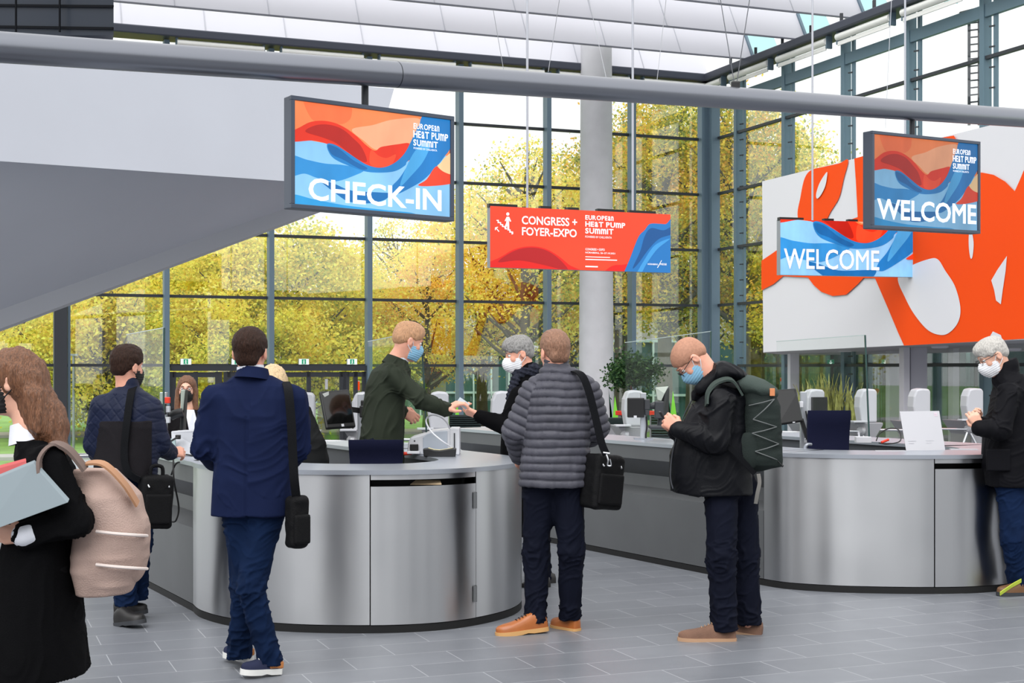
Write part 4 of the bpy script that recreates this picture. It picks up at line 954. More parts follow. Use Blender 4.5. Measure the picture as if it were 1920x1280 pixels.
TREES = [('y2', 40, 54, 1.0, .3, 'pale yellow tree outside at the far left, beyond the first dark post'), ('y', 190, 52, .95, 1.0, 'yellow tree outside above the man in quilted jacket'), ('y', 318, 56, .92, 2.1, 'golden tree outside left of the man in navy blazer'),
         ('y2', 430, 50, .86, 3.0, 'yellow-green tree outside above the head of the man in navy blazer'), ('y', 560, 53, 1.0, 4.0, 'tall yellow tree outside just below the CHECK-IN screen'), ('y2', 655, 58, .8, 5.2, 'yellow tree outside left of the man in green blazer'),
         ('o', 800, 57, .74, .5, 'orange tree outside right of the man in green blazer'), ('s', 745, 66, .78, 1.1, 'thin orange tree outside behind the man in green blazer'), ('o', 905, 60, .98, 2.5, 'orange tree outside left of the red banner'), ('s', 985, 55, .93, 3.5, 'sparse golden tree outside behind the red banner'),
         ('o', 1060, 62, 1.1, 4.4, 'orange tree outside behind the round concrete column'), ('g', 1165, 60, .96, .8, 'tall olive tree outside right of the round concrete column'), ('g', 1248, 53, .92, 2.2, 'tall green and gold tree with a dark trunk, above the man with backpack'),
         ('s', 1300, 58, 1.15, 5.0, 'tall thin tree outside near the corner of the glass fronts'), ('g', 1395, 52, .9, 3.4, 'dark olive tree outside right of the corner posts'), ('s', 1420, 58, 1.12, .2, 'tall thin tree outside above the left end of the orange painted wall'), ('s', 1490, 56, .98, 1.9, 'thin tree outside above the orange painted wall'), ('y', 110, 60, .9, 2.7, 'yellow tree outside behind the tall dark post'), ('y2', 250, 62, .95, .9, 'yellow tree outside between the dark post and the first slim post')]
for a in TREES: tree(*a)
# clipped indoor tree
def indoor_tree():
    d = 28.0; b = PZ(1187, d, -.8); t = thing('potted_tree', 'round-crowned dark green indoor tree in a pot beside the concrete column', 'plant', b)
    c = P(1182, 700, d); g = np.random.default_rng(8); n = 5200
    ctr = np.array([[c.x+g.normal()*.22, c.y+g.normal()*.22, c.z+.02+g.normal()*.12] for _ in range(46)]); k = g.integers(0, 46, n)
    cent = ctr[k]+g.normal(size=(n, 3))*.095; v = leaf_quads(cent, .034, .2, g); cols = np.array([lin(q) for q in ((34, 62, 34), (52, 84, 44), (76, 108, 60), (44, 72, 48))])[g.integers(0, 4, n)]
    me = quad_mesh('foliage', v-np.array(b), cols); o = link('foliage', me, M_gleaf, t, b, recalc=False)
    MB().tube([b+UZ*.5, PZ(1186, d, .3), PZ(1185, d, .9), PZ(1183, d, 1.35)], [.05, .04, .035, .02], 10).build('trunk', mat('ficus_trunk', (120, 88, 74), .8), t, True)
    MB().lathe(b, [(.28, 0), (.34, .55), (.31, .55), (.3, .48), (.001, .48)], 20).build('pot', M_dgrey, t, True)
indoor_tree()
# snake plants in a trough
def snake_plants():
    d = 29.0; xs = np.linspace(1500, 1606, 30); g = np.random.default_rng(3)
    c = PZ(1553, d, -.8); t = thing('plant_trough', 'dark planter trough standing behind the right counter turnstiles', 'planter', c)
    MB().box(PZ(1556, d, .0)-UZ*.05, (1.3, .45, 1.05)).build('trough', M_dgrey, t, bevel=.01); MB().box(PZ(1556, d, .46), (1.2, .38, .03)).build('soil', mat('soil', (40, 34, 28), .9), t)
    for i, x in enumerate(np.linspace(1506, 1602, 13)):
        m = MB()
        b = PZ(x, d+g.uniform(-.12, .12), .45); n = g.integers(6, 9)
        for j in range(n):
            h = g.uniform(.55, 1.0)*(1.1 if abs(x-1553) < 30 else .9); a = g.uniform(0, 6.28); w = g.uniform(.025, .04); lean = g.uniform(.05, .3)
            e = Vector((math.cos(a), math.sin(a), 0)); s = Vector((-e.y, e.x, 0)); tw = g.uniform(-.6, .6); R = []
            for q in range(5):
                f_ = q/4; p = b+e*(.03+lean*f_*f_)+UZ*(h*f_); ww = w*(1.0, 1.25, 1.1, .75, .06)[q]; s2 = (s*math.cos(tw*f_)+e*math.sin(tw*f_))
                R.append([p-s2*ww, p+e*.006, p+s2*ww, p-e*.006])
            m.rings(R)
        o = m.build('snake_plant', mat('snake_leaf', (150, 152, 84), .5, vary=.5, vscale=9), smooth=True)
        tag(o, 'spiky yellow-green snake plant in the dark trough right of the large monitor', 'plant', 'snake plants in the trough')
snake_plants()
# room under the painted wall: soffit, pillars, glazed doors, lamps
M_pil = mat('pillar_white', (206, 204, 212), .6)
DB = 36.0
s0, s1 = P(1431, 661, 33.1), P(1990, 634, 23.7)
so = MB().prism([s0, s1, P(2080, 655, 33), P(1500, 668, 40)], UZ*.12); struct(so.build('ceiling_20', mat('soffit_grey', (170, 168, 174), .7)))
for i, (x0, x1, d) in enumerate(((1479, 1496, 35), (1690, 1702, 29.5), (1703, 1734, 29.6), (1664, 1690, 33), (1782, 1794, 31))):
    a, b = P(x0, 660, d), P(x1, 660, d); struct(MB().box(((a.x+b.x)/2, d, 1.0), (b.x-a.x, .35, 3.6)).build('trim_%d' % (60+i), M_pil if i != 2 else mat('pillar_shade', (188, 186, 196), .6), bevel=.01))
M_fr2 = mat('door_frame_black', (20, 22, 24), .4); M_gl2 = glass('door_glass', (196, 222, 214), 1.0, .06)
M_mul = mat('mullion_pale', (150, 168, 170), .5)
def glazed(i, x0, x1, y0, y1, d, vs, hs, pale=()):
    a, b = P(x0, y1, d), P(x1, y0, d); m = MB(); w = .07
    for x in (x0, *vs, x1):
        q = P(x, y1, d); m.box((q.x, d, (a.z+b.z)/2), (w, .1, b.z-a.z))
    for y in (y0, *hs, y1): m.box(((a.x+b.x)/2, d, zat(y, d)), (b.x-a.x, .1, w))
    o = struct(m.build('door_%d' % i, M_fr2))
    MB().box(((a.x+b.x)/2, d+.02, (a.z+b.z)/2), (b.x-a.x, .015, b.z-a.z)).build('door_pane', M_gl2, o)
    k = MB()
    for x in pale: q = P(x, y1, d+.3); k.box((q.x, d+.3, (a.z+b.z)/2), (.09, .06, b.z-a.z))
    if pale: k.build('outer_mullion', M_mul, o)
    return o
glazed(11, 1430, 1476, 656, 806, 39, (1458,), (682,), (1440, 1466)); glazed(12, 1500, 1622, 656, 800, 38, (1560,), (682,), (1512, 1540, 1567, 1597))
glazed(13, 1624, 1690, 656, 800, 37.5, (1657,), (682,), (1629, 1652, 1682)); glazed(14, 1735, 1780, 656, 800, 36, (), (682,), (1752,)); glazed(15, 1796, 1990, 656, 800, 36, (1830, 1868), (684,), (1815, 1850))
h = MB()
for x in (1650, 1656, 1663, 1668): h.tube([P(x, 690, 37.2), P(x, 790, 37.2)], .02, 8)
o = h.build('door_bar', M_fr2); struct(o); o.name = 'door_16'
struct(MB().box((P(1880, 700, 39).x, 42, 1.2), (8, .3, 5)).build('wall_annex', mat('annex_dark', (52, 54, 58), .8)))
M_lamp = mat('downlight_glow', (255, 240, 200), .5, emit=3.0)
for x, y, d, lb in ((1762, 651, 28.5, 'round recessed downlight in the soffit left of the man in black coat'), (1584, 658, 33, 'small recessed downlight in the soffit above the snake plants'), (1898, 656, 27.5, 'recessed downlight in the soffit behind the collar of the man in black coat')):
    c = P(x, y, d); t = thing('downlight', lb, 'lamp', c); MB().lathe(c-UZ*.02, [(.13, 0), (.17, .02), (.17, .05), (.12, .05)], 18).build('ring', M_pil, t, True); MB().lathe(c-UZ*.012, [(.001, 0), (.12, .002), (.12, .01)], 18).build('lens', M_lamp, t)
for x, lb in ((1557, 'green exit sign above the glazed doors behind the snake plants'), (1659, 'green exit sign above the glazed doors right of the glass partition')):
    c = P(x, 679, 37.9 if x < 1600 else 37.4); t = thing('exit_sign', lb, 'sign', c); MB().box(c, (.2, .05, .16)).build('housing', M_sign_frame, t); MB().box(c-Vector((0, .03, 0)), (.18, .012, .14)).build('panel', M_sign_g, t)
    MB().bar(c+Vector((0, -.04, .05)), c+Vector((0, -.04, -.05)), .006, .03, up=(1, 0, 0)).bar(c+Vector((-.04, -.04, .0)), c+Vector((0, -.04, -.05)), .006, .02, up=(1, 0, 0)).bar(c+Vector((.04, -.04, .0)), c+Vector((0, -.04, -.05)), .006, .02, up=(1, 0, 0)).build('arrow', M_sign_w, t)
def disc(x, y, d, r, m_, lb, nm='round_sticker', ring=None):
    c = P(x, y, d); t = thing(nm, lb, 'sticker', c-UZ*r); MB().lathe(c, [(.001, 0), (r, .001), (r, .008)], 20, (0, -1, 0)).build('disc', m_, t)
    if ring: MB().bar(c+Vector((-r*.6, -.015, -r*.6)), c+Vector((r*.6, -.015, r*.6)), .006, r*.2, up=(0, 1, 0)).build('bar', ring, t)
disc(1681, 716, 37.44, .085, mat('sticker_blue', (60, 84, 104), .5), 'upper dark round sticker on the glazed door right of the turnstile', ring=M_fr2)
disc(1681, 731, 37.44, .085, mat('sticker_dark', (52, 46, 48), .5), 'lower dark round sticker on the glazed door right of the turnstile')
disc(1644, 732, 37.47, .06, M_red, 'small red round sign on the glazed door beside the turnstile')
c = P(1467, 714, 38.99); t = thing('notice', 'red and white notice on the glazing left of the white pillar', 'sign', c); MB().box(c, (.13, .01, .19)).build('sheet', M_white, t); MB().box(c+Vector((0, -.01, .035)), (.13, .01, .09)).build('red_field', M_red, t)
# safety notices on the door row
for x, y, lb in ((669, 723, 'white and orange notice on the door left of the man in green blazer'), (612, 720, 'small white notice on the door above the touch monitor')):
    d = onwall(x).y-.135; c = P(x, y, d); t = thing('notice', lb, 'sign', c); MB().box(c, (.16 if x > 650 else .07, .01, .26)).build('sheet', M_white, t)
    if x > 650: MB().box(c+Vector((.035, -.01, 0)), (.08, .01, .22)).build('orange_field', M_mo, t)
# ---- outside: pavilion, neighbouring building, flag sign, lamp posts, fence, ladder
def building(x0, x1, d, ztop, zglass, label, fins, wall, d_r=None):
    a, b = PZ(x0, d, -1.1), PZ(x1, d_r or d, -1.1); u = (b-a).normalized(); L = (b-a).length; n = Vector((u.y, -u.x, 0)); t = thing('building', label, 'building', (a+b)/2)
    MB().box((a+b)/2-n*4+UZ*((ztop+1.1)/2), (L, 8, ztop+1.1), ax=(u, -n, UZ)).build('wall', wall, t)
    MB().box((a+b)/2+n*.05+UZ*((zglass+1.1)/2), (L*.99, .1, zglass+1.1), ax=(u, -n, UZ)).build('glazing', mat('far_glass', (52, 84, 80), .12, vary=.35, vscale=.5), t)
    k = MB(); m = int(L/fins)
    for i in range(m+1): k.box(a+u*(L*i/m)+n*.25+UZ*((zglass+1.1)/2), (.09, .3, zglass+1.1), ax=(u, -n, UZ))
    k.build('fin', mat('fin_pale', (158, 180, 178), .5), t)
    k = MB()
    for z in (0.2, zglass): k.box((a+b)/2+n*.2+UZ*(z+1.1), (L, .2, .12), ax=(u, -n, UZ))
    k.build('cornice', MATS['fin_pale'], t); return t, a, u, n
building(690, 1120, 82, 6.6, 2.6, 'glass building with pale vertical fins and grey upper wall beyond the orange trees', .95, mat('far_concrete', (176, 178, 180), .8, vary=.05))
building(1140, 1560, 74, 6.0, 3.0, 'grey ribbed building with glass ground floor beyond the tall olive trees', 2.2, mat('far_ribbed', (150, 148, 140), .8, vary=.12, vscale=3, stretch=(6, 6, .1)))
building(100, 640, 96, 3.2, 2.2, 'low pale building far behind the yellow trees', 1.6, mat('far_low', (150, 156, 158), .8))
b = PZ(822, 58, -1.1); t = thing('pylon_sign', 'pale pylon sign with an orange top outside, right of the man in green blazer', 'sign', b); h = zat(680, 58)+1.1
MB().box(b+UZ*(h/2), (.6, .15, h)).build('panel', mat('pylon_pale', (206, 212, 204), .6), t)
MB().prism([b+Vector((-.3, -.09, h)), b+Vector((.3, -.09, h)), b+Vector((.3, -.09, h-.32)), b+Vector((-.3, -.09, h-.6))], (0, .02, 0)).build('orange_field', M_mo, t)
b = PZ(607, 60, -1.1); t = thing('pylon_sign', 'orange flag-like sign outside, seen between the navy blazer and the touch monitor', 'sign', b)
MB().box(b+UZ*1.3, (.5, .12, 2.6)).build('panel', MATS['pylon_pale'], t); MB().prism([PZ(538, 60, 0)*0+P(539, 697, 59.8), P(556, 697, 59.8), P(549, 716, 59.8), P(541, 714, 59.8)], (0, .05, 0)).build('orange_field', M_mo, t)
for x, d, yt, lb in ((138, 48, 665, 'slim grey lamp post on the lawn left of the man in quilted jacket'), (1083, 70, 610, 'slim grey lamp post outside by the concrete column')):
    b = PZ(x, d, -1.1); t = thing('lamp_post', lb, 'lamp', b); MB().tube([b, PZ(x, d, zat(yt, d))], .045, 8).build('pole', mat('pole_grey', (140, 146, 150), .5, .3), t, True); MB().box(PZ(x, d, zat(yt, d)), (.3, .12, .07)).build('lamp_head', MATS['pole_grey'], t)
k = MB(); 
for x in np.arange(122, 320, 6.2): k.box(PZ(x, 66, -.4), (.05, .05, 1.3))
for z in (-.9, .2): k.bar(PZ(110, 66, z), PZ(330, 66, z), .05)
tag(k.build('fence', mat('fence_white', (196, 204, 204), .6)), 'low pale picket fence beyond the lawn at the left', 'fence')
hd = MB().box((P(160, 760, 68).x, 68.6, -.2), (P(230, 0, 68).x-P(100, 0, 68).x, .3, 1.4)); tag(hd.build('fence', mat('fence_dark', (90, 88, 80), .8, vary=.2)), 'dark low wall behind the pale picket fence', 'wall')
# ladder outside the right front
m = MB(); d = onwall(1826, CORNER, UR).y+.8; xs_ = (1817, 1836)
for x in xs_: m.bar(P(x, 22, d), P(x, 235, d), .05)
m.build('ladder_rail', M_teal) if False else None
t = thing('ladder', 'dark steel service ladder fixed outside the right-hand glass front', 'ladder', P(1826, 235, d)); m.build('rail', M_dark, t); r = MB()
for y in np.arange(30, 232, 13.5): r.bar(P(1817, y, d), P(1836, y-2, d), .03)
r.build('rung', M_dark, t); MB().bar(P(1800, 26, d), P(1840, 16, d), .08).build('bracket', M_dark, t)
# thin cables from the ceiling
MW = mat('wire_grey', (186, 188, 194), .5)
for x0, y0, x1, y1, d, lb in ((1052, -20, 1028, 135, 33, 'thin ceiling wire left of the concrete column'), (1100, -20, 1138, 152, 32, 'thin ceiling wire crossing the concrete column'), (1250, -10, 1232, 150, 33, 'thin ceiling wire right of the concrete column'), (925, 20, 944, 130, 33, 'thin ceiling wire left of the red banner rod'), (1672, -10, 1660, 240, 30, 'thin wire in front of the right-hand glass front')):
    tag(MB().tube([P(x0, y0, d), P(x1, y1, d)], .007, 6).build('ceiling_wire', MW), lb, 'wire')
# ------------------------------------------------------------------ smooth-union bodies: signed distance fields meshed by surface nets
def nrm(v): v = np.asarray(v, float); return v/np.linalg.norm(v)
class Field:
    def __init__(s): s.p = []
    def cone(s, a, b, ra, rb=None, k=.03, sub=False): s.p.append(('c', np.array(a, float), np.array(b, float), ra, ra if rb is None else rb, k, sub)); return s
    def chain(s, pts, rs, k=.03):
        for i in range(len(pts)-1): s.cone(pts[i], pts[i+1], rs[i], rs[i+1], k)
        return s
    def ell(s, c, R, ax=None, k=.02, sub=False): s.p.append(('e', np.array(c, float), np.array(R, float), np.eye(3) if ax is None else np.array(ax, float), k, sub)); return s
    def box(s, c, h, ax=None, r=.02, k=.02, sub=False): s.p.append(('b', np.array(c, float), np.array(h, float), np.eye(3) if ax is None else np.array(ax, float), r, k, sub)); return s
    def loft(s, C, A, B, r, f, k=.04, pw=2.4): s.p.append(('l', np.array(C, float), np.array(A, float), np.array(B, float), nrm(r), nrm(f), k, pw)); return s
    def half(s, o, n): s.p.append(('h', np.array(o, float), nrm(n))); return s   # keeps only the side against n
    def bounds(s):
        lo, hi = [], []
        for p in s.p:
            if p[0] == 'h' or (p[0] in 'ceb' and p[-1] is True): continue
            l, h = s.bb(p); lo.append(l); hi.append(h)
        return np.min(lo, 0), np.max(hi, 0)
    def bb(s, p):
        if p[0] == 'c': r = max(p[3], p[4]); return np.minimum(p[1], p[2])-r, np.maximum(p[1], p[2])+r
        if p[0] == 'e': e = np.sqrt(((p[3].T*p[2])**2).sum(1)); return p[1]-e, p[1]+e
        if p[0] == 'b': e = np.abs(p[3].T*p[2]).sum(1)+p[4]; return p[1]-e, p[1]+e
        C, A, B = p[1], p[2], p[3]; e = np.abs(p[4])[None]*A[:, None]+np.abs(p[5])[None]*B[:, None]+.0; return (C-e).min(0), (C+e).max(0)
    def dist(s, p, X):
        if p[0] == 'c':
            a, b, ra, rb = p[1:5]; ba = b-a; t = np.clip(((X-a) @ ba)/max(ba @ ba, 1e-9), 0, 1); return np.linalg.norm(X-a-t[..., None]*ba, axis=-1)-(ra+(rb-ra)*t)
        if p[0] == 'e':
            q = (X-p[1]) @ p[3].T; k0 = np.linalg.norm(q/p[2], axis=-1); k1 = np.linalg.norm(q/(p[2]**2), axis=-1); return k0*(k0-1)/np.maximum(k1, 1e-6)
        if p[0] == 'b':
            q = np.abs((X-p[1]) @ p[3].T)-(p[2]-0); return np.linalg.norm(np.maximum(q, 0), axis=-1)+np.minimum(q.max(-1), 0)-p[4]
        C, A, B, r, f, k, pw = p[1:]; u = np.cross(r, f); u = u if u @ (C[-1]-C[0]) > 0 else -u
        h = C @ u; q = X @ u; y = np.clip(q, h[0], h[-1])
        cr, cf, a, b = [np.interp(y, h, v) for v in (C @ r, C @ f, A, B)]
        rad = (np.abs((X @ r-cr)/a)**pw+np.abs((X @ f-cf)/b)**pw)**(1/pw)
        return np.maximum((rad-1)*np.minimum(a, b), np.maximum(h[0]-q, q-h[-1]))
    def mesh(s, name, res, m, parent, disp=None, smooth_it=1):
        lo, hi = s.bounds(); mg = 4*res; lo = lo-mg; n = np.ceil((hi+mg-lo)/res).astype(int)+1; F_ = np.full(n, .2, np.float32)
        for p in s.p:
            if p[0] == 'h':
                ax = [np.arange(n[i])*res+lo[i] for i in range(3)]
                d = (ax[0]-p[1][0])[:, None, None]*p[2][0]+(ax[1]-p[1][1])[None, :, None]*p[2][1]+(ax[2]-p[1][2])[None, None, :]*p[2][2]
                F_ = np.maximum(F_, d.astype(np.float32)); continue
            k = p[6] if p[0] == 'l' else p[5] if p[0] in 'cb' else p[4]; sub_ = p[0] in 'ceb' and p[-1] is True
            l, h = s.bb(p); e = k+3*res; i0 = np.clip(np.floor((l-e-lo)/res).astype(int), 0, n-1); i1 = np.clip(np.ceil((h+e-lo)/res).astype(int)+1, 1, n)
            if (i1 <= i0).any(): continue
            g = np.stack(np.meshgrid(*[np.arange(i0[i], i1[i])*res+lo[i] for i in range(3)], indexing='ij'), -1)
            d = s.dist(p, g); sl = tuple(slice(i0[i], i1[i]) for i in range(3)); o = F_[sl]
            if sub_:
                d = -d; t = np.clip(.5-.5*(o-d)/k, 0, 1); F_[sl] = o*(1-t)+d*t+k*t*(1-t)
            else:
                t = np.clip(.5+.5*(d-o)/k, 0, 1); F_[sl] = d*(1-t)+o*t-k*t*(1-t)
        v, q = nets(F_, lo, res)
        me = bpy.data.meshes.new(name); put(me, v, q)
        if disp is not None:
            nn = np.empty(len(v)*3, np.float32); me.vertices.foreach_get('normal', nn); nn = nn.reshape(-1, 3); v = v+nn*disp(v, nn)[:, None]; me.vertices.foreach_set('co', v.astype(np.float32).ravel()); me.update()
        org = wloc(parent) if parent else base_of(v[::50])
        co = (v-np.array(org)).astype(np.float32); me.vertices.foreach_set('co', co.ravel()); me.update()
        return link(name, me, m, parent, org, 'all', recalc=False)
def put(me, v, q):
    n = len(q); me.vertices.add(len(v)); me.loops.add(n*4); me.polygons.add(n); me.vertices.foreach_set('co', v.astype(np.float32).ravel()); me.loops.foreach_set('vertex_index', q.astype(np.int32).ravel())
    me.polygons.foreach_set('loop_start', np.arange(0, n*4, 4, dtype=np.int32)); me.polygons.foreach_set('loop_total', np.full(n, 4, np.int32)); me.update(calc_edges=True)
def nets(f, lo, res):
    ins = f < 0; nx, ny, nz = f.shape; c = np.zeros((nx-1, ny-1, nz-1), np.int8)
    for a in (0, 1):
        for b in (0, 1):
            for d in (0, 1): c += ins[a:nx-1+a, b:ny-1+b, d:nz-1+d]
    act = (c > 0) & (c < 8); I = np.argwhere(act); idx = np.full(act.shape, -1, np.int64); idx[act] = np.arange(len(I)); P_ = np.zeros((len(I), 3)); W_ = np.zeros(len(I))
    cor = [(a, b, d) for a in (0, 1) for b in (0, 1) for d in (0, 1)]
    val = {k: f[I[:, 0]+k[0], I[:, 1]+k[1], I[:, 2]+k[2]].astype(float) for k in cor}
    for a in cor:
        for ax in range(3):
            if a[ax]: continue
            b = list(a); b[ax] = 1; b = tuple(b); va, vb = val[a], val[b]; x = (va < 0) != (vb < 0)
            t = np.where(x, va/np.where(x, va-vb, 1), 0); pt = np.array(a, float)[None]+np.zeros((len(I), 3)); pt[:, ax] += t; P_ += pt*x[:, None]; W_ += x
    v = (I+P_/W_[:, None])*res+lo; Q = []
    for ax in range(3):
        b, d = (ax+1) % 3, (ax+2) % 3
        s0 = [slice(None)]*3; s1 = [slice(None)]*3; s0[ax] = slice(0, -1); s1[ax] = slice(1, None)
        A, B = ins[tuple(s0)], ins[tuple(s1)]; E = np.argwhere(A != B)
        ok = (E[:, b] > 0) & (E[:, d] > 0) & (E[:, b] < f.shape[b]-1) & (E[:, d] < f.shape[d]-1); E = E[ok]
        fl = A[E[:, 0], E[:, 1], E[:, 2]]; cs = []
        for ob, od in ((-1, -1), (0, -1), (0, 0), (-1, 0)):
            e = E.copy(); e[:, b] += ob; e[:, d] += od; cs.append(idx[e[:, 0], e[:, 1], e[:, 2]])
        q = np.stack(cs, 1); q[~fl] = q[~fl][:, ::-1]; Q.append(q)
    q = np.concatenate(Q); q = q[(q >= 0).all(1)]; return v, q
# ---- cloth relief
def bone_coords(v, bones):
    best = np.full(len(v), 9.); s_ = np.zeros(len(v)); w_ = np.zeros(len(v)); ib = np.zeros(len(v), int)
    for i, (a, b) in enumerate(bones):
        a, b = np.array(a, float), np.array(b, float); L = np.linalg.norm(b-a); r = ((v-a) @ (b-a))/L**2; t = np.clip(r, 0, 1); d = np.linalg.norm(v-a-t[:, None]*(b-a), axis=1); k = d < best
        best[k] = d[k]; s_[k] = r[k]*L; w_[k] = t[k]; ib[k] = i
    return best, s_, w_, ib
def folds(bones, amp=.007, freq=26, joint=None, base=.35):
    """creases that run round the limbs, strongest near the joints, over soft lumps"""
    jp = [np.array(j, float) for j in (joint or [])]
    def fn(v, n):
        d, s, w, ib = bone_coords(v, bones); wob = vnoise(v*6, 3)
        q = np.stack([n[:, 0]*1.0+ib*7.3, n[:, 1]*1.0+wob*.5, s*freq*.62+wob*1.6+n[:, 0]*.9], 1)
        c = np.clip(1-np.abs(vnoise(q, 5))*2.4, 0, 1)**1.6; q[:, 2] = q[:, 2]*1.7+n[:, 1]*1.5; c2 = np.clip(1-np.abs(vnoise(q+31, 8))*2.4, 0, 1)**1.6
        r2 = vnoise(v*np.array([8, 8, 6.]), 9); m = np.full(len(v), base)
        for j in jp: m = np.maximum(m, np.exp(-(np.linalg.norm(v-j, axis=1)/.17)**2))
        return amp*1.5*((c-.35)*m+(c2-.35)*m*.55+r2*.5*(.4+m))
    return fn
def addf(*fs): return lambda v, n: sum(f(v, n) for f in fs)
def tri(x): return np.abs((x % 1)-.5)*2
# ---- figure
M_eye = mat('eye_white', (225, 222, 218), .25); M_iris = mat('iris_dark', (46, 38, 34), .2)
def skin(nm, rgb): 
    m = mat('skin_'+nm, rgb, .5, vary=.06, vscale=22, bump=.08, bscale=160); m.node_tree.nodes['Principled BSDF'].inputs['Subsurface Weight'].default_value = .12
    m.node_tree.nodes['Principled BSDF'].inputs['Subsurface Radius'].default_value = (.012, .005, .003); return m
def cloth(nm, rgb, rough=.85, bump=.25, bs=420, sheen=0., vary=.08, vs=9, spec=.08): return mat('cloth_'+nm, rgb, rough, bump=bump, bscale=bs, sheen=sheen, vary=vary, vscale=vs, spec=spec)
def hand(F_, w, d, n, thumb, curl=(.5, .6, .4), spread=.012, s=1.0, thumb_in=.3, elbow=None):
    """wrist, finger direction, palm normal, thumb-side direction; unequal fingers bend towards the palm"""
    w, d, n, th = [np.array(q, float) for q in (w, d, n, thumb)]; d = nrm(d); n = nrm(n-d*(n @ d)); th = nrm(th-d*(th @ d)-n*(th @ n))
    for i, (o, L, L0) in enumerate(((.030, .072, .088), (.010, .080, .092), (-.010, .074, .088), (-.028, .058, .080))):
        kn = w+(d*L0+th*o)*s; F_.cone(w+th*o*.6*s+d*.01, kn, .0155*s, .0125*s, .014)
        p = kn; a = 0; r = .0098*s
        for j, (fr, c) in enumerate(zip((.46, .30, .24), curl)):
            a += c*(1+.12*i); q = p+(d*math.cos(a)+n*math.sin(a)+th*(spread*(1.5-i)*3))*L*fr*s; F_.cone(p, q, r, r*.92, .004); p = q; r *= .92
    b = w+(d*.022+th*.028)*s; m = b+(th*.75*(1-thumb_in)+d*.65+n*(.25+thumb_in*.6))*.042*s; e = m+(d*.85+n*(.2+thumb_in*.5)-th*thumb_in*.3)*.034*s
    F_.cone(w+th*.01, b, .018*s, .016*s, .012); F_.cone(b, m, .0145*s, .0115*s, .008); F_.cone(m, e, .0112*s, .0092*s, .004)
